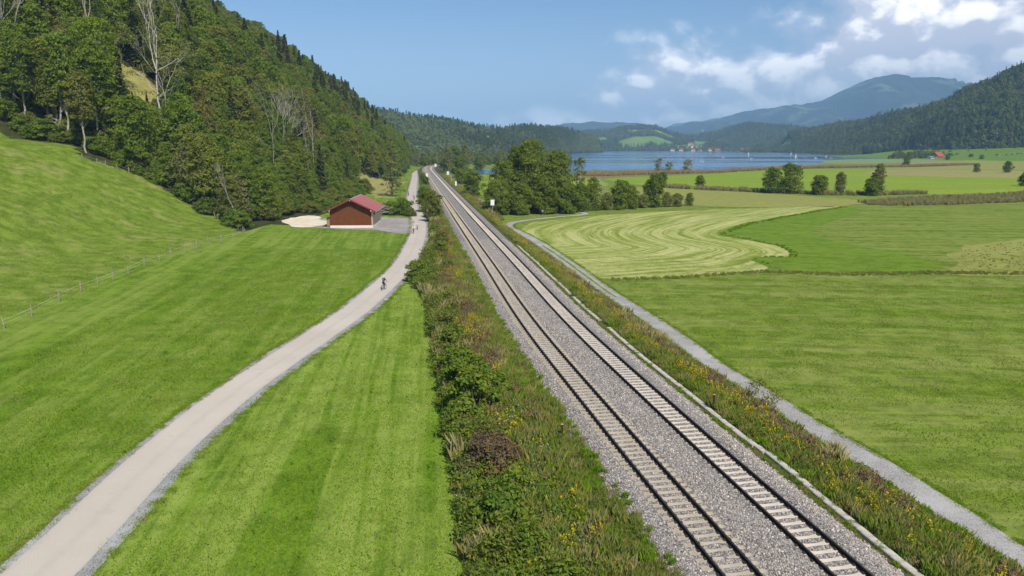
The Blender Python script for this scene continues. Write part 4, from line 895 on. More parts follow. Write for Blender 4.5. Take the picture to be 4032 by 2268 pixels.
# forest on the left hillside: candidate spots on a jittered lattice
cand = []
for yv in np.arange(150, 860, 5.2):
    for d in np.arange(-1, 175, 5.2):
        y = yv+rv.uniform(-2.3, 2.3); x = float(toe(y))-d+rv.uniform(-2.3, 2.3)
        cand.append((x, y, d))
cand = np.array(cand); X, Y, Dv = cand.T
keep = ~inside(PASTURE, X, Y) & ~inside(CLEARING, X, Y) & ~inside(HAYFIELD, X, Y)
keep &= ~((Y < 166) & (X < -64)) & ~((Y < 193) & (X > -59.5)) & ~((Y < 160))
keep &= ~((Y < 300) & (Dv < 2)) & (hs(X, Y) > -1.6) & ~(pdist(RC, X, Y) < 6)
keep &= ~((Y > 250) & (Y < 400) & (X > -64) & (Dv < 6))
# nothing in front of the clearing that would hide it
X, Y, Dv = X[keep], Y[keep], Dv[keep]; Zc = hs(X, Y)
dist = np.hypot(X, Y)
# low growth below the clearing and in front of the tall bare tree
ratio = X/Y; HMAX = np.full(len(X), 9.0)
mcl = (ratio > -.555) & (ratio < -.455) & (Y < 221) & (Y > 176); HMAX[mcl] = ((17+15*Y/224-Zc)/23)[mcl]
mbt = (ratio > -.505) & (ratio < -.462) & (Y < 197) & (Y > 168); HMAX[mbt] = np.minimum(HMAX, ((17+2*Y/197-Zc)/23))[mbt]
kk = HMAX > .14; X, Y, Dv, Zc, HMAX = X[kk], Y[kk], Dv[kk], Zc[kk], HMAX[kk]; dist = np.hypot(X, Y)
# spruces grow in a belt high up and at the far end
psp = np.clip(.05+.45*_s(330, 470, Y)*(1-_s(600, 690, Y))*_s(8, 30, Dv)*(1-_s(60, 85, Dv))+.06*_s(90, 120, Dv)+.25*((Y < 215) & (X < -100)), 0, .8)
is_sp = np.array([rv.random() for _ in X]) < psp
order = np.argsort(dist)
NI = 300; cnt = {0: 0, 1: 0}; rest = []
def band(x, y, d):
    if x < -88 and y < 186: return 'at the forest edge directly above the pasture'
    if x < -88: return 'in the forest interior above the pasture'
    if d < 26: return 'on the lower forest slope between the fence and the shed'
    return 'high on the wooded slope above the shed'
for i in order:
    sp = bool(is_sp[i]); k = int(sp); hgt = rv.uniform(.72, 1.12)
    if Y[i] < 300 and Dv[i] < 24 and not (X[i] < -90): hgt *= .55+.4*min(1, max(0, Dv[i]/24))
    if Y[i] > 640: hgt *= .9
    hgt = min(hgt, float(HMAX[i]))
    front = Y[i] < 215
    if cnt[k] < (230 if k == 0 else 90) and (front or cnt[k] < 300):
        cnt[k] += 1
        if sp:
            plant('spruce_tree', SP[rv.randrange(4)], float(X[i]), float(Y[i]), hgt, rv.uniform(0, 6.28), 'dark pointed spruce '+band(X[i], Y[i], Dv[i]), 'tree', 'spruces '+band(X[i], Y[i], Dv[i]), z=float(Zc[i]))
        else:
            proto = TRUNKY[rv.randrange(3)] if (X[i] < -95 and Y[i] < 190) else BL[rv.randrange(7)]
            plant('broadleaf_tree', proto, float(X[i]), float(Y[i]), hgt, rv.uniform(0, 6.28), 'green leafy tree '+band(X[i], Y[i], Dv[i]), 'tree', 'leafy trees '+band(X[i], Y[i], Dv[i]), z=float(Zc[i]))
    else: rest.append((X[i], Y[i], Zc[i]-.1, hgt, sp))
rest = np.array(rest, float); fl = rng0 = np.random.default_rng(8)
var = np.where(rest[:,4] > .5, fl.integers(0, 4, len(rest)), fl.integers(4, 11, len(rest)))
def fused(parts):
    """trunk and crown of one tree in a single mesh, for mass planting"""
    bm = bmesh.new(); mats = []; 
    a, c = parts; na, nc_ = len(a.vertices), len(c.vertices)
    V = np.empty((na+nc_)*3, np.float32); t1 = np.empty(na*3, np.float32); t2 = np.empty(nc_*3, np.float32); a.vertices.foreach_get('co', t1); c.vertices.foreach_get('co', t2)
    V = np.concatenate([t1, t2]).reshape(-1, 3); F = [tuple(p.vertices) for p in a.polygons]+[tuple(v+na for v in p.vertices) for p in c.polygons]; bm.free()
    me = mesh_data('tree', V, F, [a.materials[0], c.materials[0]], [0]*len(a.polygons)+[1]*len(c.polygons))
    lv = np.zeros(len(c.polygons), np.float32); c.attributes['lv'].data.foreach_get('value', lv); fattr(me, 'lv', np.concatenate([np.zeros(len(a.polygons)), lv]), 'FACE'); return me
SPM = [fused(p) for p in SP]; BLM = [fused(p) for p in BL]
scatter('hillside_forest', rest[:,:3], rest[:,3], fl.uniform(0, 6.28, len(rest)), var, SPM+BLM, 'dense mixed forest mass covering the upper left hillside', 'forest')
# undergrowth along the forest edge and the slope above the shed
ub = []
for i in range(900):
    y = rv.uniform(146, 330); x = float(toe(y))-rv.uniform(-3, 34)
    if inside(PASTURE, np.array([x]), np.array([y]))[0] or (y < 193 and x > -58.5) or inside(HAYFIELD, np.array([x]), np.array([y]))[0] or inside(CLEARING, np.array([x]), np.array([y]))[0]: continue
    if y < 162 and x < -60.5 and not (x > -64 and y > 156): continue
    ub.append((x, y, float(gz(x, y))-.1, rv.uniform(.6, 1.25)))
for i in range(260):
    x = rv.uniform(-150, -76); y = rv.uniform(168, 182)
    if not inside(PASTURE, np.array([x]), np.array([y-1.5]))[0]: ub.append((x, y, float(gz(x, y))-.1, rv.uniform(.5, 1.2)))
ub = np.array(ub); ubd = np.argsort(np.hypot(ub[:,0], ub[:,1]))
for k in ubd[:120]:
    plant('forest_shrub', EDGE_BUSH[rv.randrange(4)], float(ub[k,0]), float(ub[k,1]), float(ub[k,3]), rv.uniform(0, 6.28), 'leafy shrub in the undergrowth along the forest edge behind the fence', 'shrub', 'shrubs of the forest edge', ('stems', 'foliage'))
r2 = ub[ubd[120:]]
def fused_b(p): return fused(p)
EBM = [fused(p) for p in EDGE_BUSH]
scatter('forest_undergrowth', r2[:,:3], r2[:,3], fl.uniform(0, 6.28, len(r2)), fl.integers(0, 4, len(r2)), EBM, 'leafy undergrowth mass below the hillside forest', 'undergrowth')

# bare and pale trees standing out of the forest
def bare_tree(seed, x, y, H, lab, lean=0.0, depth=5, spread=.3, bark=BARK_BARE, fork=.45, leafy=0, rz=0.0, name='bare_tree', tr=None):
    return plant(name, bare(seed, H, spread, bark, depth, lean, fork, leafy, tr), x, y, 1.0, rz, lab, 'tree', None)
bare_tree(541, -93.6, 194.5, 33, 'tall bare twin-trunk tree standing at the forest edge beside the grassy clearing', 0, 5, .30, BARK_DEAD, .62, 4, .4, tr=.46)
bare_tree(502, -92.2, 195, 24, 'thinner bare trunk beside the tall bare tree at the clearing', .06, 4, .3, BARK_DEAD, .6, 3, 2.0, tr=.28)
bare_tree(503, -118.5, 174, 20, 'pale grey bare trunk standing in shade at the far left forest edge', .0, 3, .22, BARK_PALE, .8, 0, 0, tr=.42)
bare_tree(504, -79, 228, 24, 'leaning dead tree with pale branches on the slope above the shed', .55, 5, .24, BARK_DEAD, .5, 0, 0, tr=.26)
bare_tree(505, -78, 246, 27, 'cluster-topped dead tree with upright pale twigs, leftmost of three on the slope', .05, 6, .2, BARK_DEAD, .35, 0, 1, tr=.3)
bare_tree(506, -76, 250, 26, 'dead tree with dense upright pale twigs, middle of three on the slope', -.08, 6, .2, BARK_DEAD, .35, 0, 2, tr=.3)
bare_tree(507, -72, 262, 22, 'dead pale tree leaning right, rightmost of three on the slope', .25, 5, .22, BARK_DEAD, .4, 0, 3, tr=.24)
bare_tree(508, -66.5, 200, 21, 'slim birch-like white trunk rising from the bushes left of the shed', .03, 3, .25, BARK_PALE, .8, 10, 0, tr=.16)
bare_tree(509, -62.5, 226, 20, 'pair-forming white trunk behind the shed roof, taller one', .02, 3, .25, BARK_PALE, .85, 14, 0, tr=.22)
bare_tree(510, -64, 227, 16, 'pair-forming white trunk behind the shed roof, shorter one', -.03, 3, .25, BARK_PALE, .85, 12, 1, tr=.16)
bare_tree(511, -68, 215, 20, 'thin leaning pale trunk on the slope above the sandy patch', -.14, 3, .25, BARK_PALE, .8, 10, 2, tr=.16)
bare_tree(512, -60.5, 158, 11, 'crooked pale sapling leaning over the fence corner', -.35, 3, .3, BARK_PALE, .7, 0, 0, tr=.12)
bare_tree(513, -128, 180, 34, 'tall trunk with mossy bark at the left margin of the forest', .05, 4, .25, BARK_BARE, .75, 6, 0, tr=.4)
bare_tree(514, -106.0, 170.5, 13, 'forked beech trunk at the top corner of the pasture', .1, 3, .3, BARK_PALE, .5, 22, 0, tr=.5)
bare_tree(515, -117, 205, 36, 'tall pale branching tree rising through the forest canopy on the upper left', .04, 6, .28, BARK_BARE, .5, 7, 1, tr=.4)
bare_tree(516, -104, 232, 40, 'bare crown showing at the top of the picture above the clearing', .0, 6, .28, BARK_BARE, .5, 2, 1, tr=.4)

# pale tall trees standing in front of the forest
LEAF_LIGHT = leaf_mat('ash_leaves', [(.190,.260,.030),(.210,.270,.034)], .4, .35); LEAF_PALE = leaf_mat('whitebeam_leaves', [(.200,.200,.075),(.220,.215,.085)], .3, .45)
plant('ash_tree', broadleaf(671, H=32, R=6.6, base=.18, ncl=120, nper=60, leaf=.27, mat=LEAF_LIGHT, bark=BARK_PALE, top=.5, trunk_r=.34), -98.5, 176, 1.0, .4, 'tall light green ash tree in front of the forest left of the clearing', 'tree')
plant('ash_tree', broadleaf(672, H=17, R=5.0, base=.08, ncl=90, nper=60, leaf=.25, mat=LEAF_LIGHT, bark=BARK, top=.45), -88.0, 176, 1.0, 1.4, 'light green rounded ash below the clearing at the forest edge', 'tree')
plant('whitebeam_tree', broadleaf(673, H=14, R=4.6, base=.06, ncl=90, nper=60, leaf=.24, mat=LEAF_PALE, bark=BARK, top=.42), -76.0, 170.5, 1.0, 2.0, 'pale olive tree with light leaves at the forest edge below the bare tree', 'tree')
plant('whitebeam_tree', broadleaf(674, H=11, R=3.6, base=.06, ncl=70, nper=60, leaf=.22, mat=LEAF_PALE, bark=BARK, top=.42), -63.5, 164.0, 1.0, 3.0, 'pale olive tree by the fence corner near the crooked sapling', 'tree')
# sparse tree between hay meadow and road
plant('roadside_tree', broadleaf(601, H=21, R=4.6, base=.06, ncl=40, nper=42, leaf=.32, mat=LEAF_OLIVE, bark=BARK_BARE, open_=0, trunk_r=.34, top=.25), -45.6, 272, 1.0, .5, 'thin-crowned tall tree between the hay meadow and the road', 'tree')

# big leafy clump right of the tracks
CL = [broadleaf(610+i, H=[22,17,19,13,11,20,9][i], R=[6.2,5.2,5.4,5.0,4.2,5.6,4.2][i], base=.04, ncl=150, nper=90, leaf=.25, mat=LEAF_CLUMP, top=.36) for i in range(7)]
for k, (i, x, y, s, lab) in enumerate([(0,5.5,213,1.0,'tallest leafy tree in the middle of the clump beside the path bend'),(1,-2.5,212,.93,'broad leafy tree on the track side of the clump'),(2,13.5,214,.98,'tall leafy tree on the lake side of the clump'),
        (5,2.2,219,1.0,'leafy tree rising behind the middle of the clump'),(3,-4.2,203,.78,'low rounded tree at the front corner of the clump next to the white board'),(4,2.5,203.5,.9,'low leafy tree at the front of the clump above the path'),(3,9.5,206,.85,'dark leafy tree over the shaded hollow of the clump'),(6,15.8,208,1.0,'small leafy tree at the right end of the clump')]):
    plant('leafy_tree', CL[i], x, y, s, k*1.3, lab, 'tree', 'trees of the leafy clump')
NARROW = [broadleaf(660+i, H=[15,9,7][i], R=[2.2,3.0,3.2][i], base=[.25,.05,.03][i], ncl=40, nper=26, leaf=.24, mat=LEAF_OLIVE, bark=BARK_BARE, top=.55) for i in range(3)]
plant('thin_tree', NARROW[0], 21.5, 225, 1.1, 0, 'half-dead narrow tree with sparse top behind the leafy clump', 'tree')
bare_tree(621, 26.5, 222, 14, 'grey dead tree with fine twigs right of the leafy clump', .08, 6, .33, BARK_DEAD, .3, 0, 0)
ROWT = [broadleaf(630+i, H=[8,6.5,9,5.5][i], R=[2.8,2.6,2.6,2.4][i], base=.03, ncl=70, nper=50, leaf=.19, mat=LEAF_OLIVE if i % 2 else LEAF_CLUMP, top=.38) for i in range(4)]
rows = [(20.5,212,1.1,0,'darkest tree of the row, touching the leafy clump'),(24.5,216,1.15,2,'tallest small tree of the row beside the dead grey tree'),(29,218,.85,1,'short olive tree of the row, third from the clump'),(33,219,1.05,2,'upright small tree of the row, fourth from the clump'),(37,222,.95,0,'rounded small tree of the row, fifth from the clump'),
        (41.5,226,.8,3,'low olive bushy tree of the row, sixth from the clump'),(45.5,228,1.2,2,'tall narrow tree of the row rising against the lake'),(50,230,.75,1,'low bushy tree beyond the tall narrow tree of the row'),(53.5,231,.8,3,'last bush-like tree at the field end of the row'),(58.5,235,.55,0,'lone round bush just past the end of the row'),(48,250,.9,2,'small tree standing behind the row on the olive field'),(38.5,246,1.0,0,'small tree behind the middle of the row')]
for k, (x, y, s, i, lab) in enumerate(rows): plant('small_tree', ROWT[i], x, y, s, k*.9, lab, 'tree', 'row of small trees along the field edge')
# trees and bushes on the far plain
MIDT = [broadleaf(640+i, H=[11,8,10,13][i], R=[4.4,3.4,2.3,2.6][i], base=.03, ncl=80, nper=45, leaf=.27, mat=LEAF_CLUMP if i < 2 else LEAF_OLIVE, top=.40, open_=.0) for i in range(4)]
for k, (x, y, s, i, lab) in enumerate([(109,300,1.0,0,'widest bush-like tree of the group on the far plain'),(115.5,297,1.15,0,'tallest broad tree of the group on the far plain'),(124,289,1.0,1,'round dense tree right of the broad tree group'),(132,288,.95,2,'thin airy tree with pale stems on the far plain'),(147,287,1.0,3,'tall narrow tree at the right end of the group'),(142.5,283,.9,1,'low tree leaning against the tall narrow tree'),
        (90.8,346,.72,1,'round dark bush standing alone by the ditch'),(78,372,.8,1,'small bush left of the lone round bush, nearer the lake'),(71.5,366,.62,2,'thin sapling on the lakeward meadow')]): plant('plain_tree', MIDT[i], x, y, s, k*1.1, lab, 'tree', 'trees on the far plain')
for k, (x, y, s, i, lab) in enumerate([(372,540,.8,0,'dark round bush at the right picture edge'),(352,545,.62,0,'dark low bush left of the edge bush'),(252,352,.9,1,'bush cut by the right picture edge on the far plain'),(392,716,.9,0,'lone bush on the pale meadow before the farmhouse'),(640,1060,1.0,1,'leftmost of the tiny bushes before the sloping meadow'),(712,1120,1.1,1,'second of the tiny bushes before the sloping meadow'),(745,1110,.9,2,'third of the tiny bushes before the sloping meadow'),(690,1060,1.0,1,'tiny bush between the others before the sloping meadow')]):
    plant('meadow_bush', MIDT[i], x, y, s, k*1.7, lab, 'bush', 'bushes on the far meadows')
bare_tree(651, 101, 470, 18, 'dark crooked dead tree leaning at the lake shore', .35, 5, .4, BARK, .3, 0, 0)
plant('thin_tree', NARROW[1], 106, 520, 1.25, 1, 'leafy half-dead tree at the lake shore behind the crooked one', 'tree')
plant('willow', NARROW[2], 133, 545, 1.4, 2, 'low willow clump at the lake shore', 'tree')
plant('willow', NARROW[2], 119, 545, 1.1, 3, 'small grey willow between the dead tree and the willow clump', 'tree')
bare_tree(655, 151, 545, 17, 'single bare stem rising at the lake shore', .0, 2, .15, BARK_BARE, .8, 2, 0)
# bushes and trees between road and tracks
STRIPB = [bush(700+i, H=[2.3,2.0,2.7][i], R=[1.5,1.3,1.2][i], ncl=34, nper=150, leaf=.10) for i in range(3)]
for k, (x, y, s, i, lab) in enumerate([(-12.9,97.5,1.35,0,'round grey-green bush beside the road bend'),(-2.6,46,1.55,2,'dark green bush on the bank edge, taller of the near pair'),(-3.5,50.6,1.35,0,'dark green bush right behind the tall one on the bank edge'),(-4.4,55.5,1.25,1,'green bush farther along the bank edge, third in line'),(-5.2,60.5,1.1,2,'green bush on the bank edge, fourth in line'),(-1.2,49.5,1.0,1,'low bush on the track side of the dark pair'),(-6.8,69,1.0,0,'lone small bush on the bank edge halfway to the road bend'),(-.6,31.5,1.1,1,'leafy low bush in the nearest part of the bank'),
        (-9.6,104,.8,1,'low bush on the bank behind the round bush'),(-11.8,118,1.1,2,'bush on the bank beside the white delineator'),(-12.6,126,1.2,1,'brown-green bush on the bank farther up'),(-13.6,136,1.1,0,'bush on the bank opposite the yard entrance')]):
    plant('bank_bush', STRIPB[i], x, y, s, k*1.9, lab, 'bush', 'bushes on the railway bank', ('stems', 'foliage'))
bb = bush(710, H=2.2, R=1.75, ncl=60, nper=110, leaf=.085, mat=LEAF_BROWN)
plant('brown_bush', bb, -1.2, 38.0, 1.0, .3, 'brown withered bush on the near bank edge', 'bush', None, ('stems', 'foliage'))
plant('twiggy_bush', (bare(711, 2.6, .6, plain('thin_pale_twigs', (.36,.30,.20), .9, .1, .3, 3.0), 5, .1, .16, 0, .035)[0], bush(712, H=1.3, R=1.0, ncl=22, nper=40, leaf=.055, mat=LEAF_OLIVE)[1]), 18.7, 50.5, 1.45, 0, 'thin twiggy bush leaning over the edge of the foot path', 'bush', None, ('stems', 'foliage'))
TS = [broadleaf(720+i, H=[8,6.5,5][i], R=[2.3,2.1,2.0][i], base=.03, ncl=80, nper=70, leaf=.15, mat=LEAF_BUSH, top=.38, lean=-.1) for i in range(3)]
for k, (x, y, s, i, lab) in enumerate([(-19.4,178,1.0,0,'leaning leafy tree with pale foot between road and left track'),(-21.6,190,.95,1,'leafy tree beside the thin pale pole'),(-25.2,206,.95,0,'leafy tree behind the pole trees between road and track'),(-29.2,235,.9,1,'small tree between road and track near the far cyclists'),(-33,262,.85,2,'dense bush between road and track beyond the cyclists'),(-40,330,1.0,2,'far bush between road and track by the white board'),(-47.5,385,.9,2,'farthest dark bush on the verge between road and track'),(-16.5,150,.55,2,'low dark bush on the verge beside the gravel yard')]):
    plant('verge_tree', TS[i], x, y, s, k*2.1, lab, 'tree', 'trees between road and tracks')
for k, (x, y, s, i, lab) in enumerate([(-33.2,198,1.25,2,'broad bush behind the gravel yard, next to the log pile'),(-29.8,197,1.2,1,'broad bush between the gravel yard and the road'),(-36.5,203,1.0,2,'bush behind the shed roof'),(-27.6,193,.75,2,'small bush at the corner of yard and road')]):
    plant('yard_bush', EDGE_BUSH[i], x, y, s*.9, k*1.2, lab, 'bush', 'bushes round the gravel yard', ('stems', 'foliage'))
# trees right of the tracks farther on
for k, (x, y, s, i, lab) in enumerate([(-14.8,273,.95,0,'dark bushy tree right of the tracks before the small path'),(-15.6,280,1.1,2,'tall thin tree rising behind the dark bushy tree'),(-26.5,372,1.0,1,'bush-like tree beside the right track, second from the clump'),(-33,452,1.3,0,'bushy tree right of the track before the pond'),(-47,530,1.5,3,'tree at the outer side of the track bend'),(-50,560,1.6,0,'broad tree in front of the track bend'),(-39,600,1.7,3,'large tree beyond the track bend'),(-28,610,1.5,1,'tree on the pond bank'),(-52,640,1.8,0,'broad dark tree closing the track bend')]):
    plant('trackside_tree', MIDT[i], x, y, s, k*1.5, lab, 'tree', 'trees right of the tracks towards the bend')

# ------------------------------------------------------------------ far woods
FARB = [fused(broadleaf(800+i, H=[17,20,14][i], R=[5.2,5.0,5.4][i], base=.06, ncl=20, nper=12, leaf=1.25, mat=LEAF_FAR)) for i in range(3)]
FARS = [fused(spruce(810+i, H=[24,27][i], R=[3.4,3.8][i], step=1.9, leaf=1.3, mat=LEAF_FAR, per=6)) for i in range(2)]
MIDB = [fused(broadleaf(820+i, H=[16,19,14,18][i], R=[5.0,5.2,5.0,4.4][i], base=.06, ncl=30, nper=26, leaf=.8, mat=LEAF_FAR)) for i in range(4)]
MIDS = [fused(spruce(830+i, H=[24,27][i], R=[3.6,3.8][i], step=1.2, leaf=.8, mat=LEAF_FAR, per=8)) for i in range(2)]
BELT = [fused(broadleaf(840+i, H=[15,18,12][i], R=[5.0,4.6,5.0][i], base=.05, ncl=30, nper=26, leaf=.75, mat=LEAF_OLIVE if i else LEAF_CLUMP)) for i in range(3)]
def wood(name, hill_name, n, protos, nb, lab, tmax=1.12, sp=.4, smin=.7, smax=1.15, seed=1, hmul=1.0, band=None):
    Xh_, Yh_, Zh_, Ph_ = HILLS[hill_name]; r = np.random.default_rng(seed); nu, nt2 = Xh_.shape
    fi = r.random(n)*(nu-1.001); tmaxj = int(33*tmax) if band is None else 33
    fj = r.random(n)*min(nt2-1.001, tmaxj); i = fi.astype(int); j = fj.astype(int); a = fi-i; b = fj-j
    def bl(A): return (A[i,j]*(1-a)+A[i+1,j]*a)*(1-b)+(A[i,j+1]*(1-a)+A[i+1,j+1]*a)*b
    x, y, z, p = bl(Xh_), bl(Yh_), bl(Zh_), bl(Ph_); k = (p < .47) & (z > -1.8); x, y, z = x[k], y[k], z[k]
    pn_ = fbm(x*.006, y*.006, seed); spm = r.random(len(x)) < np.clip(sp+(pn_-.5)*3.0, .04, .95)
    v = np.where(spm, nb+r.integers(0, len(protos)-nb, len(x)), r.integers(0, nb, len(x)))
    scatter(name, np.column_stack([x, y, z-.3]), r.uniform(smin, smax, len(x))*hmul, r.uniform(0, 6.28, len(x)), v, protos, lab, 'forest')
wood('hill_forest', 'wooded_hill', 9000, FARB+FARS, 3, 'far mixed forest on the hill beyond the track bend', seed=31, sp=.30)
wood('lakeside_forest', 'lakeside_hill', 9000, FARB+FARS, 3, 'far forest on the hill behind the lake with meadows between', seed=32, sp=.45)
wood('dark_forest', 'dark_wooded_hill', 7000, FARB+FARS, 3, 'far dark forest on the rounded hill right of the village', seed=33, sp=.3)
wood('steep_forest', 'steep_wooded_hill', 16000, MIDB+MIDS, 4, 'forest covering the steep hill on the right', seed=34, sp=.12, smin=.6, smax=1.1)
# belts of trees on flat land: lake shores, beyond the bend, in front of the right hill
def belt(name, line, width, n, protos, lab, s0=.5, s1=1.0, seed=1):
    r = np.random.default_rng(seed); c = catmull(line, 12.0); k = r.integers(0, len(c), n); p = c[k]+r.normal(size=(n,2))*width
    scatter(name, np.column_stack([p, np.full(n, -2.1)]), r.uniform(s0, s1, n), r.uniform(0, 6.28, n), r.integers(0, len(protos), n), protos, lab, 'forest')
belt('bend_wood', [(-92,700),(-80,760),(-55,780),(-30,820),(0,860),(20,900)], 14, 130, BELT, 'tree belt behind the track bend', .5, .9, 61)
belt('pond_wood', [(-70,900),(-20,950),(10,1000),(30,900),(25,760)], 22, 220, BELT, 'wood of pale and green trees beyond the pond', .45, .85, 62)
belt('shore_wood', [(840,1760),(900,2050),(960,2300),(1000,2500),(990,2800)], 28, 420, BELT, 'tree belt along the right lake shore', .5, .95, 63)
belt('headland_wood', [(860,2650),(880,2560),(930,2520),(990,2520),(1050,2600)], 22, 160, BELT, 'trees on the wooded headland in the lake', .7, 1.1, 64)
belt('far_shore_wood', [(150,3330),(400,3360),(700,3360),(900,3340),(1000,3300),(1150,3250),(1300,3100)], 26, 240, FARB, 'tree belt along the far lake shore', .4, .8, 65)
belt('hill_foot_wood', [(640,1160),(720,1260),(790,1330),(830,1420),(845,1560)], 24, 330, BELT, 'bushy tree belt at the foot of the right hill by the farmhouse', .35, .85, 66)
# ------------------------------------------------------------------ low vegetation on the railway banks
TUFT = [blades(900, 110, .48, .80, .017, BLADE), blades(901, 130, .52, .42, .016, BLADE), herb(902, 170, .46, .62, .075, HERB), herb(903, 170, .46, .75, .07, HERB, PINK, .10), blades(904, 100, .46, .72, .015, BLADE, .5, HERB_RED, .75, .05),
        herb(905, 110, .36, .95, .065, HERB, GOLD, .55), blades(906, 130, .48, .60, .018, BLADE_G), herb(907, 230, .6, .55, .09, LEAF_BUSH), blades(908, 80, .42, 1.35, .018, BLADE_R), herb(909, 420, .75, 1.5, .10, LEAF_BUSH, None, 0, 20), herb(910, 200, .5, .8, .08, HERB_RED)]
rg = np.random.default_rng(21)
def bank(name, n, y0, y1, o0, o1, choose, lab, bias=1.0, smul=1.0):
    L0 = np.interp(y0, TRK[:,1], _len); L1 = np.interp(y1, TRK[:,1], _len)
    L = L0+(L1-L0)*rg.random(n)**bias; f = rg.random(n); oo0 = np.interp(L, [L0, L1], o0) if not callable(o0) else o0(L); oo1 = np.interp(L, [L0, L1], o1) if not callable(o1) else o1(L)
    of = oo0+(oo1-oo0)*f; x, y, _ = trk_at(L, of); z = gz(x, y)
    v, s = choose(L, f, of, x, y); s = s*smul
    scatter(name, np.column_stack([x, y, z]), np.column_stack([s, s, s*rg.uniform(.8, 1.2, n)]), rg.uniform(0, 6.28, n), v, TUFT, lab, 'bank vegetation')
def pick(n, w):  # w: (n,k) weights
    c = np.cumsum(w/w.sum(1, keepdims=True), 1); return (rg.random(n)[:,None] > c).sum(1).clip(0, w.shape[1]-1)
def left_edge(L): yv = np.interp(L, _len, TRK[:,1]); return np.interp(yv, _yL, _oL)+.35
def choose_left(L, f, of, x, y):
    n = len(L); nz = fbm(x*.22, y*.22, 5); n2 = fbm(x*.5, y*.5, 9); near = 1-_s(40, 62, y)
    w = np.zeros((n, 11))
    w[:,0] = .7; w[:,1] = .15+2.6*_s(.55, .95, f); w[:,2] = 1.4*(1-f)*near+.5; w[:,3] = 1.6*near*(1-_s(.5, .8, f))*(nz > .42); w[:,4] = 1.6*(1-near)*np.exp(-((f-.42)/.22)**2)*(nz > .4)
    w[:,5] = 1.3*((nz > .56) & (f > .3) & (f < .75))*(1-near*.6); w[:,6] = .35+.8*_s(.4, .7, n2)*(f > .4); w[:,7] = 2.0*(1-_s(.25, .6, f)); w[:,8] = .35*np.exp(-(f/.10)**2)+.12*(1-near)*(f < .4); w[:,9] = 1.0*(1-_s(.22, .5, f))*(nz > .40); w[:,10] = .5*(1-near)*(f < .6)*(nz > .5)
    s = rg.uniform(.65, 1.25, n)*(1-.35*_s(.6, 1, f)); return pick(n, w), s
bank('bank_plants', 8200, 15, 110, left_edge, [-4.75, -4.75], choose_left, 'tall weeds, grasses and brambles on the bank between meadow and ballast', 1.25)
bank('far_bank_plants', 4600, 110, 420, left_edge, [-4.8, -4.8], choose_left, 'weeds and grasses on the verge between road and ballast', 1.3, 1.15)
def right_edge(L): yv = np.interp(L, _len, TRK[:,1]); return np.interp(yv, _yR, _oR)-.35
def choose_right(L, f, of, x, y):
    n = len(L); nz = fbm(x*.2, y*.2, 15); n2 = fbm(x*.45, y*.45, 19); w = np.zeros((n, 11))
    w[:,0] = .9; w[:,1] = .3+1.6*(1-_s(.1, .35, f)); w[:,2] = .6; w[:,4] = 2.2*np.exp(-((f-.68)/.16)**2)*(nz > .42); w[:,5] = .8*np.exp(-((f-.4)/.22)**2)*(nz > .42)+.08; w[:,6] = .5+2.4*_s(.75, .95, f); w[:,7] = .5*(f > .6); w[:,8] = .5*(n2 > .55)*(f > .5); w[:,10] = 1.1*np.exp(-((f-.72)/.14)**2)*(nz > .5)
    return pick(n, w), rg.uniform(.6, 1.1, n)*(.75+.25*np.sin(f*3.1))
bank('ditch_plants', 6800, 15, 185, [6.0, 6.0], right_edge, choose_right, 'goldenrod, reddish weeds and grass on the slope between trough and foot path', 1.2)
bank('far_ditch_plants', 2600, 185, 460, [5.6, 5.6], [11.0, 10.5], choose_right, 'yellow-green weeds on the far right embankment slope', 1.2, 1.2)
# sparse weeds on the ballast rim
bank('ballast_weeds', 500, 18, 120, [-5.3, -5.2], [-4.3, -4.4], lambda L, f, of, x, y: (np.where(rg.random(len(L)) < .6, 1, 6), rg.uniform(.25, .6, len(L))), 'sparse weeds along the ballast rim', 1.2)
bank('trough_weeds', 420, 24, 130, [5.0, 5.0], [5.6, 5.6], lambda L, f, of, x, y: (np.where(rg.random(len(L)) < .75, 1, 6), rg.uniform(.2, .45, len(L))), 'dry weeds between ballast and cable trough', 1.2)

# ------------------------------------------------------------------ short grass standing on the meadows, and ragged edges
TURF_G = leaf_mat('turf_blades', [(.190,.330,.018),(.235,.375,.026),(.215,.350,.022),(.290,.385,.045)], .45, .4, .75); TURF_D = leaf_mat('dry_turf_blades', [(.36,.37,.10),(.42,.38,.14)], .45, .4, .75)
TG = [blades(920+i, 80, 1.15, [.08,.10,.07][i], .020, TURF_G, 1.4) for i in range(3)]+[blades(925, 60, 1.0, .09, .02, TURF_D, 1.4)]
def turf(name, n, region, lab, zfun, ymin, ymax, xmin, xmax, bias=1.5, dry=.12, smul=1.0):
    y = ymin+(ymax-ymin)*rg.random(n*3)**bias; x = rg.uniform(xmin, xmax, n*3); k = region(x, y); x, y = x[k][:n], y[k][:n]
    scatter(name, np.column_stack([x, y, zfun(x, y)]), rg.uniform(.7, 1.3, len(x))*smul, rg.uniform(0, 6.28, len(x)), np.where(rg.random(len(x)) < dry, 3, rg.integers(0, 3, len(x))), TG, lab, 'grass')
def d_road(x, y): return np.abs(x-np.interp(y, RC[:,1], RC[:,0]))
turf('meadow_turf', 5000, lambda x, y: (d_road(x, y) > 2.7) & (off_at(x, y) < np.interp(y, _yL, _oL)+.3) & (x > toe(y)+8), 'short mown grass of the meadow on both sides of the road', gz, 22, 130, -62, 2, 1.7, .1)
turf('pasture_turf', 3200, lambda x, y: (x < toe(y)+10) & inside(PASTURE, x, y), 'tufty grazed grass of the pasture slope', gz, 40, 170, -120, -46, 1.1, .4, 1.1)
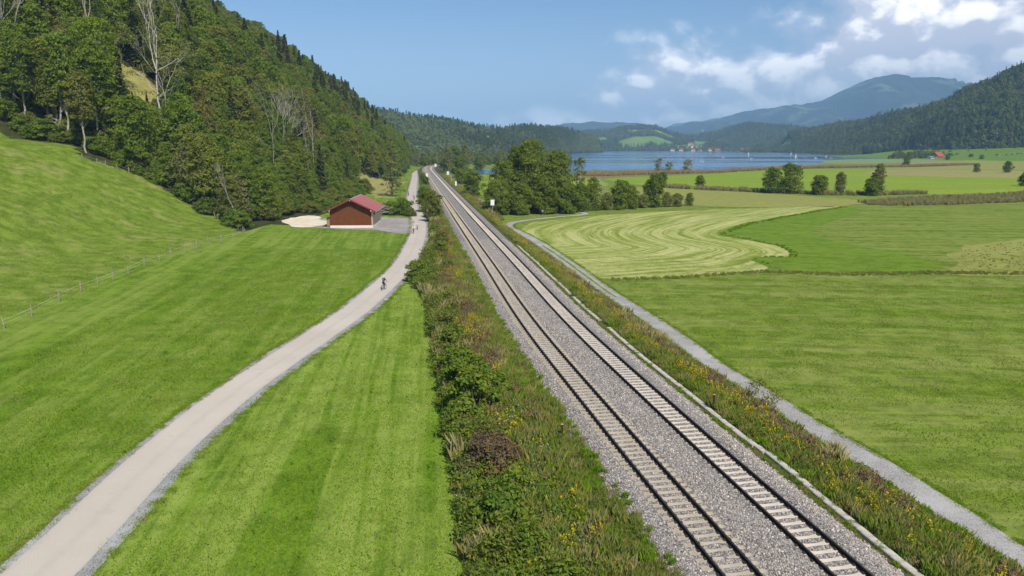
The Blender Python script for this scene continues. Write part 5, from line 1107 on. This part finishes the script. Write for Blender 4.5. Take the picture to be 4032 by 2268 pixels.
turf('field_turf', 4500, lambda x, y: (off_at(x, y) > np.interp(y, _yR, _oR)+2.9), 'short grass of the meadow right of the foot path', gz, 24, 125, 10, 105, 1.6, .28)
TE = [blades(940+i, 80, .5, [.10,.13,.09][i], .020, TURF_G, 1.2) for i in range(3)]+[blades(945, 60, .5, .10, .02, TURF_D, 1.3)]
def edge_tufts(name, line, nrm, offs, n, ymax, lab, z, kinds=(0,1,2,3), s0=.35, s1=.75):
    k = (line[:,1] < ymax) & (line[:,1] > 14); c = line[k]; m = nrm[k]; o = offs[k] if np.ndim(offs) else np.full(len(c), offs)
    i = (rg.random(n)**1.4*(len(c)-1)).astype(int); t = rg.random(n); c2 = c[i]*(1-t[:,None])+c[np.minimum(i+1, len(c)-1)]*t[:,None]
    p = c2+m[i]*(o[i]+rg.normal(size=n)*.16)[:,None]; scatter(name, np.column_stack([p, np.full(n, z)]), rg.uniform(s0, s1, n), rg.uniform(0, 6.28, n), rg.choice(kinds, n), TE, lab, 'grass')
edge_tufts('road_edge_grass', RC, rn, -(wl+.35+jl), 1500, 200, 'grass fringe on the field edge of the road', ZL)
edge_tufts('shoulder_grass', RC, rn, wr+.72+jr, 1500, 200, 'grass fringe on the gravel shoulder', ZL)
edge_tufts('path_edge_grass', PCL, pn, pw+.12, 1700, 200, 'grass fringe on the field edge of the foot path', ZR)
edge_tufts('path_bank_grass', PCL, pn, -(pw+.15), 1400, 180, 'grass fringe on the bank edge of the foot path', ZR)
# taller grass: ditch line across the field, reeds, lake shore
RD0 = [blades(930+i, 70, .75, [2.2,1.8][i], .045, BLADE_R, .35) for i in range(2)]+[blades(932, 80, .8, 1.0, .04, BLADE, .5)]+[blades(933, 70, .9, 2.0, .06, leaf_mat('brown_reeds', [(.32,.23,.11),(.38,.29,.15),(.27,.22,.11)], .3, .4, .6), .35)]
RD = RD0+[blades(934, 90, .7, .9, .035, BLADE_G, .6)]
def reeds(name, poly, n, kinds, lab, s0=.6, s1=1.1):
    b = np.array(poly); x = rg.uniform(b[:,0].min(), b[:,0].max(), n*6); y = rg.uniform(b[:,1].min(), b[:,1].max(), n*6); k = inside(b, x, y); x, y = x[k][:n], y[k][:n]
    scatter(name, np.column_stack([x, y, np.full(len(x), ZR-.02)]), rg.uniform(s0, s1, len(x)), rg.uniform(0, 6.28, len(x)), rg.choice(kinds, len(x)), RD, lab, 'reeds')
reeds('reed_bed', [(121,249),(119,236),(130,233),(148,238),(180,250),(215,266),(260,300),(225,309),(190,285),(156,272)], 4200, (0,1,1,2), 'wide bed of tall grey-green reeds on the right of the plain', .2, .68)
reeds('ditch_grass', [(14,100.6),(24,102.4),(39,107.6),(49,104.6),(65,106.2),(90,105),(130,112),(130,115),(90,107.4),(65,108.6),(49,107.2),(40,110),(24,104.2),(14,102.2)], 1300, (2,), 'line of taller grass along the ditch below the mown field', .14, .34)
reeds('field_rim_grass', [(41,113),(41.2,121),(45,123.6),(49,124.2),(51.2,130),(51.9,138),(48.9,148),(45.4,156),(57,176),(75,197),(106,230),(108,229),(76,195.5),(58.5,175),(47,156),(50.3,148),(53.2,138),(52.5,129),(49.8,123.2),(45,122.6),(42.4,120.6),(42.2,113)], 1800, (4,), 'rim of tall uncut grass along the mown field', .2, .38)
reeds('far_ditch_reeds', [(64,352),(76,333),(103,304),(125,286),(146,284),(170,292),(170,297),(146,290),(124,292),(104,311),(78,341),(68,357)], 1300, (0,1,2), 'reedy ditch line between the olive field and the striped field', .5, 1.0)
reeds('shore_reeds', [(40,476),(60,536),(127,552),(156,553),(204,620),(270,676),(380,716),(490,790),(500,770),(390,690),(280,650),(215,600),(160,538),(100,500),(60,470)], 4500, (3,3,1), 'brownish reed belt along the near lake shore', .6, 1.2)
reeds('wet_weeds', [(79.7,127),(92,138),(110,148),(140,160),(190,165),(205,125),(150,98),(78,106),(70,110),(76,117)], 3000, (2,), 'brownish tall weeds of the wet meadow on the right', .10, .22)

# ------------------------------------------------------------------ cyclists
def paint(name, col, rough=.6): return plain(name, col, rough, .3, .08, 4.0)
P_SKIN = paint('skin', (.50,.30,.21)); P_BLACK = paint('black_fabric', (.018,.018,.022), .8); P_NAVY = paint('navy_fabric', (.022,.026,.045), .8); P_WHITE = paint('white_fabric', (.78,.78,.80), .8); P_PINK = paint('pink_fabric', (.55,.18,.22), .8); P_CYAN = paint('cyan_fabric', (.30,.55,.62), .8)
P_LILAC = paint('lilac_fabric', (.40,.32,.60), .8); P_HELM = paint('white_helmet', (.80,.80,.82), .35); P_HELMR = paint('coral_helmet', (.75,.42,.30), .4); P_SHOE = paint('grey_shoes', (.35,.35,.36)); P_BAG = paint('grey_blue_backpack', (.10,.14,.19)); P_TYRE = paint('tyre_rubber', (.012,.012,.012), .8); P_METAL = paint('bike_metal', (.10,.10,.11), .4); P_SILVER = paint('silver_metal', (.55,.55,.56), .3); P_GREYBL = paint('blue_grey_fabric', (.25,.30,.40), .8)
def skin_body(name, joints, bones, zones):
    me = bpy.data.meshes.new(name); keys = list(joints); ix = {k: i for i, k in enumerate(keys)}
    me.from_pydata([joints[k][:3] for k in keys], [(ix[a], ix[b]) for a, b in bones], []); o = bpy.data.objects.new(name, me); COL.objects.link(o)
    md = o.modifiers.new('skin', 'SKIN'); md.use_smooth_shade = True
    for i, k in enumerate(keys):
        r = joints[k][3]; me.skin_vertices[0].data[i].radius = (r, r)
    me.skin_vertices[0].data[ix['pelvis']].use_root = True
    sd = o.modifiers.new('sub', 'SUBSURF'); sd.levels = 1; sd.render_levels = 1
    dg = bpy.context.evaluated_depsgraph_get(); dg.update(); out = bpy.data.meshes.new_from_object(o.evaluated_get(dg)); bpy.data.objects.remove(o)
    mats = []; 
    for m, _ in zones:
        if m not in mats: mats.append(m)
    out.materials.clear()
    for m in mats: out.materials.append(m)
    J = {k: Vector(v[:3]) for k, v in joints.items()}
    for p in out.polygons:
        best = min(keys, key=lambda k: (J[k]-p.center).length)
        for m, ks in zones:
            if best in ks: p.material_index = mats.index(m); break
    out.name = name; return out
def rider_mesh(shirt, shorts, bare_arm=True, bare_leg=True):
    j = dict(pelvis=(0,-.16,.99,.135), waist=(0,-.08,1.13,.125), belly=(0,.0,1.26,.13), chest=(0,.10,1.40,.15), neck=(0,.18,1.54,.06), chin=(0,.22,1.62,.075), head=(0,.23,1.70,.09), crown=(0,.22,1.77,.06))
    b = [('pelvis','waist'),('waist','belly'),('belly','chest'),('chest','neck'),('neck','chin'),('chin','head'),('head','crown')]
    for s, n in ((-1,'l'),(1,'r')):
        j.update({n+'sh': (s*.19,.13,1.44,.07), n+'up': (s*.23,.21,1.33,.052), n+'el': (s*.28,.31,1.20,.042), n+'fo': (s*.27,.42,1.13,.036), n+'wr': (s*.26,.52,1.07,.027), n+'ha': (s*.25,.57,1.05,.033), n+'fi': (s*.22,.60,1.03,.020),
                  n+'hi': (s*.09,-.13,.93,.10), n+'th': (s*.10,.05,.80 if s < 0 else .76,.082), n+'kn': (s*.10,.24 if s < 0 else .18,.70 if s < 0 else .56,.057), n+'ca': (s*.10,.16 if s < 0 else .06,.54 if s < 0 else .36,.052), n+'an': (s*.11,.10 if s < 0 else -.02,.38 if s < 0 else .16,.034), n+'to': (s*.11,.24 if s < 0 else .12,.33 if s < 0 else .11,.030)})
        b += [('chest',n+'sh'),(n+'sh',n+'up'),(n+'up',n+'el'),(n+'el',n+'fo'),(n+'fo',n+'wr'),(n+'wr',n+'ha'),(n+'ha',n+'fi'),('pelvis',n+'hi'),(n+'hi',n+'th'),(n+'th',n+'kn'),(n+'kn',n+'ca'),(n+'ca',n+'an'),(n+'an',n+'to')]
    lr = lambda *k: [s+x for s in 'lr' for x in k]
    z = [(shirt, ['waist','belly','chest']+lr('sh','up')+([] if bare_arm else lr('el','fo'))), (shorts, ['pelvis']+lr('hi','th')+([] if bare_leg else lr('kn','ca'))), (P_SHOE, lr('an','to')), (P_SKIN, ['neck','chin','head','crown']+lr('el','fo','wr','ha','fi','kn','ca'))]
    return skin_body('body', j, b, z)
def standing_mesh(shirt, trousers):
    j = dict(pelvis=(0,0,.95,.14), waist=(0,0,1.1,.125), chest=(0,0,1.35,.15), neck=(0,.01,1.5,.06), chin=(0,.03,1.57,.075), head=(0,.03,1.66,.09), crown=(0,.01,1.73,.06)); b = [('pelvis','waist'),('waist','chest'),('chest','neck'),('neck','chin'),('chin','head'),('head','crown')]
    for s, n in ((-1,'l'),(1,'r')):
        j.update({n+'sh': (s*.19,0,1.41,.07), n+'el': (s*.25,.02,1.14,.045), n+'wr': (s*.25,.10,.92,.03), n+'ha': (s*.24,.14,.82,.03), n+'hi': (s*.09,0,.88,.1), n+'kn': (s*.1,.03,.48,.06), n+'an': (s*.1,0,.09,.04), n+'to': (s*.12,.15,.04,.035)}); b += [('chest',n+'sh'),(n+'sh',n+'el'),(n+'el',n+'wr'),(n+'wr',n+'ha'),('pelvis',n+'hi'),(n+'hi',n+'kn'),(n+'kn',n+'an'),(n+'an',n+'to')]
    lr = lambda *k: [s+x for s in 'lr' for x in k]
    return skin_body('body', j, b, [(shirt, ['waist','chest']+lr('sh')), (trousers, ['pelvis']+lr('hi','kn')), (P_SHOE, lr('an','to')), (P_SKIN, ['neck','chin','head','crown']+lr('el','wr','ha'))])
def head_bits(t0, helm, off=(0,.22,1.70)):
    x, y, z = off; V = []; F = []; n, k = 12, 5
    for i in range(k+1):
        a = math.pi/2*i/k; r = .118*math.cos(a) if i < k else .004; 
        for q in range(n):
            g = 2*math.pi*q/n; V.append((x+r*math.cos(g)*.88, y-.01+r*math.sin(g)*1.18, z+.028+.105*math.sin(a)))
    F = [(i*n+q, i*n+(q+1) % n, (i+1)*n+(q+1) % n, (i+1)*n+q) for i in range(k) for q in range(n)]+[tuple(range(n-1, -1, -1))]
    h = obj('helmet', mesh_data('helmet', V, F, [helm], None, True), t0)
    b = MB(); b.tube([(x-.085,y+.02,z+.03),(x-.05,y+.05,z-.09),(x,y+.06,z-.115),(x+.05,y+.05,z-.09),(x+.085,y+.02,z+.03)], [.008]*5, 5); obj('strap', b.data('strap', [P_BLACK]), h)
    b = MB(); fy = y+.095
    b.add([(x-.014,fy-.012,z-.03),(x+.014,fy-.012,z-.03),(x,fy+.022,z-.035),(x,fy-.005,z+.015)], [(0,1,2),(1,3,2),(3,0,2)]); obj('nose', b.data('nose', [P_SKIN]), t0)
    for s in (-1, 1):
        b = MB(); b.tube([(x+s*.034,fy-.014,z+.008),(x+s*.034,fy+.004,z+.008)], [.012,.008], 6); obj('eye', b.data('eye', [P_BLACK]), t0)
        b = MB(); b.tube([(x+s*.088,y-.005,z-.02),(x+s*.10,y-.012,z+.01)], [.016,.018], 6); obj('ear', b.data('ear', [P_SKIN]), t0)
    b = MB(); b.box(x-.024, x+.024, fy-.02, fy-.002, z-.062, z-.054); obj('mouth', b.data('mouth', [P_PINK]), t0)
BIKE = {}
def bike_parts(col):
    if col in BIKE: return BIKE[col]
    fr = MB(); bb = (0,-.02,.30); st = (0,-.16,.80); hd = (0,.42,.82); hd2 = (0,.44,.66); rw_ = (0,-.50,.345); fw_ = (0,.58,.345)
    for a, c, r in ((bb,st,.018),(st,hd,.018),(bb,hd2,.024),(hd,hd2,.022)): fr.tube([a, c], [r, r], 6)
    for s in (-.05, .05): fr.tube([(s,*rw_[1:]),(s*.6,*bb[1:])], [.011,.011], 5); fr.tube([(s,*rw_[1:]),(s*.5,*st[1:])], [.010,.010], 5); fr.tube([(s,*fw_[1:]),(s,*hd2[1:])], [.014,.014], 5)
    wh = MB(); wh.ring((0,0,0), .33, .026, 0, 24, 6, 0); rim = MB(); rim.ring((0,0,0), .295, .012, 0, 24, 4, 0); rim.tube([(-.05,0,0),(.05,0,0)], [.025,.025], 6)
    for i in range(16):
        g = 2*math.pi*i/16; rim.tube([(0,0,0),(0,.295*math.cos(g),.295*math.sin(g))], [.003,.003], 3, 0, False)
    hb_ = MB(); hb_.tube([(-.31,.50,1.03),(-.2,.53,1.04),(0,.47,1.02),(.2,.53,1.04),(.31,.50,1.03)], [.016,.014,.014,.014,.016], 6); hb_.tube([(0,.42,.80),(0,.46,1.02)], [.018,.016], 6)
    sd = MB(); sd.add([(-.07,-.30,.90),(.07,-.30,.90),(.02,0,.90),(-.02,0,.90),(-.075,-.30,.935),(.075,-.30,.935),(.02,0,.925),(-.02,0,.925)], [(0,3,2,1),(4,5,6,7),(0,1,5,4),(1,2,6,5),(2,3,7,6),(3,0,4,7)]); sd.tube([(0,-.16,.78),(0,-.18,.91)], [.014,.014], 6)
    ck = MB(); ck.ring((.06,-.02,.30), .085, .008, 0, 16, 4); ck.tube([(.07,-.02,.30),(.09,.10,.19)], [.012,.010], 5); ck.tube([(-.07,-.02,.30),(-.09,.10,.40)], [.012,.010], 5); ck.box(.085,.16,.06,.14,.07,.095); ck.box(-.16,-.085,.12,.20,.285,.31)
    BIKE[col] = (fr.data('frame', [col]), wh.data('wheel', [P_TYRE]), rim.data('rim', [P_SILVER]), hb_.data('handlebar', [P_METAL]), sd.data('saddle', [P_BLACK]), ck.data('crank', [P_METAL])); return BIKE[col]
def cyclist(x, y, heading, shirt, shorts, helm, lab_p, lab_b, col=P_METAL, bag=False, arms=True, legs=True):
    """heading: direction of travel, degrees clockwise from +Y"""
    rz = -RAD(heading); z = ZL+.018
    bk = empty('bicycle', (x, y, z), rz); tag(bk, lab_b, 'bicycle', 'bicycles on the road'); fr, wh, rim, hbm, sdm, ckm = bike_parts(col)
    obj('frame', fr, bk)
    for wy in (-.50, .58):
        w0 = obj('wheel', wh, bk, (0, wy, .356)); obj('rim', rim, w0)
    obj('handlebar', hbm, bk); obj('saddle', sdm, bk); obj('crank', ckm, bk)
    pe = empty('person', (x, y, z), rz); tag(pe, lab_p, 'person', 'cyclists on the road'); obj('body', rider_mesh(shirt, shorts, arms, legs), pe); head_bits(pe, helm)
    if bag:
        V = []; prof = [(-.02,1.05,.10),(-.10,1.12,.15),(-.10,1.28,.16),(-.04,1.44,.14),(.02,1.50,.08)]
        b = MB(); b.tube([(0,-.235,1.10),(0,-.21,1.22),(0,-.14,1.36),(0,-.05,1.47)], [.06,.115,.12,.06], 8); bp = obj('backpack', b.data('backpack', [P_BAG], True), pe)
        for s in (-1, 1):
            b = MB(); b.tube([(s*.09,-.06,1.48),(s*.13,.10,1.555),(s*.14,.24,1.44),(s*.13,.14,1.24),(s*.10,-.10,1.14)], [.018]*5, 5); obj('strap', b.data('strap', [P_BLACK]), bp)
cyclist(-16.9, 91.8, 12, P_NAVY, P_BLACK, P_HELM, 'cyclist in dark shirt and white helmet with backpack, riding away on the road bend', 'bicycle under the lone dark-clad cyclist on the road bend', P_METAL, True, True, False)
cyclist(-21.4, 153.8, 172, P_WHITE, P_BLACK, P_HELMR, 'front cyclist of the white-shirted pair beside the yard, in dark shorts', 'dark bicycle of the front white-shirted cyclist beside the yard')
cyclist(-21.6, 161.5, 170, P_WHITE, P_LILAC, P_HELM, 'cyclist in white shirt and lilac shorts just behind the front white-shirted rider', 'bicycle of the rear white-shirted cyclist near the yard')
cyclist(-34.4, 251, 170, P_PINK, P_BLACK, P_HELMR, 'small cyclist in pinkish top farther up the road, nearest of the far group', 'bicycle of the pink-topped far cyclist')
cyclist(-36.9, 268, 170, P_WHITE, P_CYAN, P_HELM, 'small cyclist in white and pale cyan behind the pink-topped one', 'bicycle of the white and cyan far cyclist')
cyclist(-39.6, 273.5, 350, P_GREYBL, P_BLACK, P_HELMR, 'small cyclist in blue-grey top on the left road side under the thin tree', 'bicycle of the blue-grey far cyclist', P_METAL)
cyclist(-40.4, 278.5, 350, P_BLACK, P_NAVY, P_HELM, 'small dark cyclist riding beside the blue-grey one under the thin tree', 'bicycle of the small dark far cyclist', P_METAL)
pe = empty('person', (8.6, 200.4, ZR+.0), 2.8); tag(pe, 'person in blue-grey top and dark trousers standing in the shade of the leafy clump', 'person'); obj('body', standing_mesh(P_GREYBL, P_BLACK), pe); head_bits(pe, P_BLACK, (0,.03,1.655))

# ------------------------------------------------------------------ far houses, boats, cars
W_WHITE = plain('white_render', (.72,.70,.66), .9, .1, .05, 1.0); W_CREAM = plain('cream_render', (.66,.56,.40), .9, .1, .06, 1.0); W_WOOD = plain('brown_timber', (.16,.085,.045), .9, .1, .2, 2.0); W_RED = plain('red_boathouse', (.34,.10,.06), .9, .1, .15, 1.0)
R_RED = plain('red_roof_tiles', (.34,.095,.050), .8, .15, .18, 1.0); R_GREY = plain('grey_roof', (.22,.22,.23), .8, .2, .15, 1.0); R_BROWN = plain('brown_roof', (.19,.115,.075), .8, .15, .18, 1.0)
def hill_z(x, y):
    best = -2.0
    for X_, Y_, Z_, P_ in HILLS.values():
        d2 = (X_-x)**2+(Y_-y)**2; i = int(np.argmin(d2))
        if d2.flat[i] < 900: best = max(best, float(Z_.flat[i]))
    return best
def house(x, y, w, d, h, rh, wm, rm, lab, rz=0.0, ncol=4, nrow=2, z=None, cat='house', chim=True, grp='houses round the lake', name='house'):
    z0 = hill_z(x, y) if z is None else z; t0 = empty(name, (x, y, z0), rz); tag(t0, lab, cat, grp)
    b = MB(); b.box(-w/2, w/2, -d/2, d/2, -3, h); b.add([(-w/2,-d/2,h),(-w/2,d/2,h),(-w/2,0,h+rh),(w/2,-d/2,h),(w/2,d/2,h),(w/2,0,h+rh)], [(0,2,1),(3,4,5)]); obj('wall', b.data('wall', [wm]), t0)
    b = MB(); o_ = .8
    for s in (-1, 1):
        b.add([(-w/2-o_,s*(d/2+o_),h-rh*o_/(d/2)),(w/2+o_,s*(d/2+o_),h-rh*o_/(d/2)),(w/2+o_,0,h+rh+.05),(-w/2-o_,0,h+rh+.05),(-w/2-o_,s*(d/2+o_),h-rh*o_/(d/2)+.3),(w/2+o_,s*(d/2+o_),h-rh*o_/(d/2)+.3),(w/2+o_,0,h+rh+.35),(-w/2-o_,0,h+rh+.35)], [(0,1,2,3),(4,7,6,5),(0,4,5,1),(0,3,7,4),(1,5,6,2)])
    rf = obj('roof', b.data('roof', [rm]), t0)
    if chim: b = MB(); b.box(w*.15, w*.15+.9, d*.1, d*.1+.9, h, h+rh+1.2); obj('chimney', b.data('chimney', [W_WHITE]), rf)
    for r_ in range(nrow):
        for c_ in range(ncol):
            xx = -w/2+w*(c_+.5)/ncol; zz = h*(r_+.45)/nrow; b = MB(); b.box(xx-.6, xx+.6, -d/2-.08, -d/2-.01, zz-.7, zz+.8); f_ = obj('window', b.data('window', [W_WHITE]), t0)
            b = MB(); b.box(xx-.5, xx+.5, -d/2-.10, -d/2-.082, zz-.6, zz+.7); obj('pane', b.data('pane', [M_DARKGLASS]), f_)
    b = MB(); b.box(w*.05, w*.05+1.2, -d/2-.06, -d/2-.005, -.2, 2.1); obj('door', b.data('door', [W_WOOD]), t0)
house(676, 1148, 17, 14, 4.5, 6.0, W_RED, R_RED, 'red-roofed farmhouse among bushes at the foot of the right hill', .5, 3, 1, -2.0)
house(664, 1140, 14, 8, 3, 1.5, W_WHITE, R_GREY, 'low white annex beside the red-roofed farmhouse', .3, 2, 1, -2.0)
house(-262, 1690, 22, 13, 6, 6, W_WHITE, R_RED, 'left one of two red-roofed farmhouses high on the wooded hill', .2)
house(-238, 1695, 18, 12, 5, 5.5, W_CREAM, R_RED, 'right one of two red-roofed farmhouses high on the wooded hill', -.1)
house(-84, 1835, 15, 11, 6, 5, W_CREAM, R_RED, 'cream house on the crest above the hillside meadow', .3)
house(-98, 1800, 14, 10, 4, 5, W_WOOD, R_RED, 'red-roofed barn just below the crest house', -.2)
house(-43, 905, 11, 8, 3.2, 2.2, W_WOOD, plain('pale_roof', (.52,.42,.30), .8), 'small hut with pale roof in the wood beyond the pond', .1, 2, 1, -2.0, 'hut')
house(889, 3480, 62, 16, 10, 5, W_WHITE, R_BROWN, 'long white hotel block above the far lake shore', .05, 12, 3, None, 'hotel')
house(868, 3520, 26, 16, 14, 6, W_CREAM, R_RED, 'taller cream wing behind the long white hotel', .0, 5, 3)
house(937, 3296, 24, 12, 4, 6, W_RED, R_RED, 'wide red boathouse on the far shore', .0, 4, 1, -2.0)
house(993, 3290, 13, 14, 8, 6, W_WHITE, R_GREY, 'tall pale gabled boathouse on the far shore', 1.57, 2, 2, -2.0)
for x, y, w_, wm, rm, lab in [(735,3312,18,W_WHITE,R_BROWN,'white house left of the village centre by the shore'),(775,3316,16,W_CREAM,R_RED,'cream red-roofed house of the village, left of the hotel foot'),(830,3313,17,W_WHITE,R_RED,'white red-roofed house below the hotel'),(860,3310,14,W_CREAM,R_BROWN,'cream house below the right end of the hotel'),(905,3318,16,W_WHITE,R_RED,'white house between hotel and red boathouse'),(1075,3290,20,W_WHITE,R_BROWN,'white farm at the foot of the dark wooded hill'),(1045,3292,14,W_CREAM,R_RED,'small red-roofed house beside the white farm'),(330,3305,15,W_WHITE,R_RED,'lone white house at the left end of the far shore'),(405,3308,14,W_WHITE,R_GREY,'grey-roofed white house on the left far shore')]:
    house(x, y, w_, 11, 6, 5, wm, rm, lab, random.Random(x).uniform(-.5, .5), 3, 2)
house(1003, 2460, 13, 9, 3.5, 4, W_WOOD, R_BROWN, 'brown lakeside hut on the right shore', .1, 2, 1, -2.0, 'hut')
house(1052, 2500, 12, 10, 7, 5, W_WHITE, R_GREY, 'white house above the brown lakeside hut', .2, 2, 2, 6.0)
# boats
B_HULL = plain('white_boat_hull', (.82,.82,.82), .35, .4, .04, 2.0); B_ORANGE = plain('orange_boat_hull', (.60,.30,.14), .4, .3, .06, 2.0); B_DECK = plain('wooden_deck', (.40,.28,.16), .7, .2, .2, 3.0); B_SAIL = plain('sail_cloth', (.80,.80,.78), .8, .1, .04, 1.0)
def boat(x, y, L_, lab, hull=B_HULL, mast=False, sail=False, rz=0.0):
    t0 = empty('sailing_boat' if mast else 'motor_boat', (x, y, ZR+.03), rz); tag(t0, lab, 'boat', 'boats on the lake'); n = 9; V = []
    for i in range(n):
        t = i/(n-1); wv = L_*.16*math.sin(math.pi*min(1, .18+t*.82))**.7; h = L_*.09+L_*.04*(1-t)**2; xx = -L_/2+L_*t
        V += [(xx,-wv,h),(xx,-wv*.55,-.1),(xx,wv*.55,-.1),(xx,wv,h)]
    F = [(i*4+j, (i+1)*4+j, (i+1)*4+j+1, i*4+j+1) for i in range(n-1) for j in range(3)]+[(0,1,2,3),(n*4-1,n*4-2,n*4-3,n*4-4)]
    obj('hull', mesh_data('hull', V, F, [hull]), t0)
    dk = [(V[i*4][0], V[i*4][1]*.97, V[i*4][2]-.06) for i in range(n)]+[(V[i*4+3][0], V[i*4+3][1]*.97, V[i*4+3][2]-.06) for i in range(n)]
    obj('deck', mesh_data('deck', dk, [(i, i+1, n+i+1, n+i) for i in range(n-1)], [B_DECK]), t0)
    if mast:
        b = MB(); b.tube([(L_*.05,0,.2),(L_*.05,0,L_*1.25)], [.09,.05], 6); b.tube([(L_*.05,0,L_*.2),(-L_*.4,0,L_*.2)], [.06,.06], 6); m_ = obj('mast', b.data('mast', [B_HULL]), t0)
        if sail: b = MB(); b.add([(L_*.04,.03,L_*.24),(-L_*.38,.10,L_*.24),(L_*.045,.03,L_*1.2),(-L_*.14,.25,L_*.6)], [(0,1,3),(0,3,2)]); obj('sail', b.data('sail', [B_SAIL]), m_)
    else:
        b = MB(); b.add([(-L_*.2,-L_*.09,L_*.1),(L_*.12,-L_*.09,L_*.1),(L_*.12,L_*.09,L_*.1),(-L_*.2,L_*.09,L_*.1),(-L_*.18,-L_*.08,L_*.24),(L_*.03,-L_*.08,L_*.24),(L_*.03,L_*.08,L_*.24),(-L_*.18,L_*.08,L_*.24)], [(4,5,6,7),(0,1,5,4),(1,2,6,5),(2,3,7,6),(3,0,4,7)]); obj('cabin', b.data('cabin', [hull]), t0)
for x, y, l, ma, sa, hu, lab in [(250,950,6,True,False,B_HULL,'sailing boat with bare mast on the left part of the lake'),(753,3250,9,False,False,B_HULL,'white boat near the far shore jetties, left one'),(800,3200,9,False,False,B_HULL,'white boat near the far shore jetties, right one'),(378,1294,7,False,False,B_HULL,'white motor boat in the middle of the lake'),(543,1657,6,True,True,B_HULL,'small sail near the wooded headland'),(387,1166,5,False,False,B_HULL,'white boat nearest to the reed shore'),(659,1705,6,True,True,B_HULL,'small sail off the right shore hut'),(509,1294,6,True,True,B_HULL,'white sail left of the orange boat'),(507,1248,6,False,False,B_ORANGE,'orange-brown boat off the lily field'),(507,1205,6,False,False,B_HULL,'white boat right in front of the orange-brown boat'),(617,1418,6,False,False,B_HULL,'white boat behind the orange boats'),(540,1222,7,False,False,B_ORANGE,'broad orange boat nearest to the lilies'),(609,1322,6,False,False,B_ORANGE,'thin orange boat on the right bay'),(710,1490,6,False,False,B_HULL,'white boat in the far right corner of the lake')]:
    boat(x, y, l, lab, hu, ma, sa, random.Random(x).uniform(-.6, .6))
# parked cars on the sloping meadow
C_GLASS = M_DARKGLASS; CARC = [('silver', (.55,.56,.58)), ('white', (.80,.80,.80)), ('black', (.02,.02,.025)), ('blue', (.03,.07,.20)), ('grey', (.20,.21,.22)), ('dark red', (.22,.02,.02))]
CARM = [plain(n_.replace(' ', '_')+'_car_paint', c, .3, .5, .05, 2.0) for n_, c in CARC]
def car_parts(mat):
    b = MB(); pr = [(-2.1,.35),(-2.15,.75),(-2.0,.95),(-1.0,1.0),(1.0,.95),(2.0,.78),(2.15,.55),(2.1,.3)]
    V = [(x,-.85,z) for x, z in pr]+[(x,.85,z) for x, z in pr]; k = len(pr); b.add(V, [tuple(range(k)), tuple(range(2*k-1, k-1, -1))]+[(i, k+i, k+(i+1) % k, (i+1) % k) for i in range(k)]); body = b.data('body', [mat])
    b = MB(); b.add([(-1.75,-.78,.96),(.95,-.78,.95),(.95,.78,.95),(-1.75,.78,.96),(-1.35,-.62,1.42),(.2,-.62,1.45),(.2,.62,1.45),(-1.35,.62,1.42)], [(0,1,5,4),(1,2,6,5),(2,3,7,6),(3,0,4,7)]); cab = b.data('windows', [C_GLASS])
    b = MB(); b.box(-1.36, .22, -.64, .64, 1.425, 1.47); roof_ = b.data('roof', [mat])
    b = MB(); b.tube([(0,-.1,0),(0,.1,0)], [.32,.32], 12); wh_ = b.data('wheel', [P_TYRE]); return body, cab, roof_, wh_
CP = [car_parts(m) for m in CARM]; rc = random.Random(4)
ORD = ['first','second','third','fourth','fifth','sixth','seventh','eighth','ninth','tenth','eleventh','twelfth','thirteenth','fourteenth','fifteenth','sixteenth']
for i in range(16):
    ci = [0,1,4,2,0,3,1,2,4,0,1,5,2,1,3,0][i]; x = 735+i*6.6+rc.uniform(-1, 1); y = 1095+i*3.0; z = hill_z(x, y)
    t0 = empty('parked_car', (x, y, z+.05), 1.2+rc.uniform(-.2, .2)); tag(t0, '%s car parked on the sloping meadow, %s of the row from the bushes' % (CARC[ci][0], ORD[i]), 'car', 'cars parked on the sloping meadow')
    bd, cb, rf_, wm_ = CP[ci]; obj('body', bd, t0); obj('windows', cb, t0); obj('roof', rf_, t0)
    for wx in (-1.3, 1.3):
        for wy in (-.78, .78): obj('wheel', wm_, t0, (wx, wy, .32))
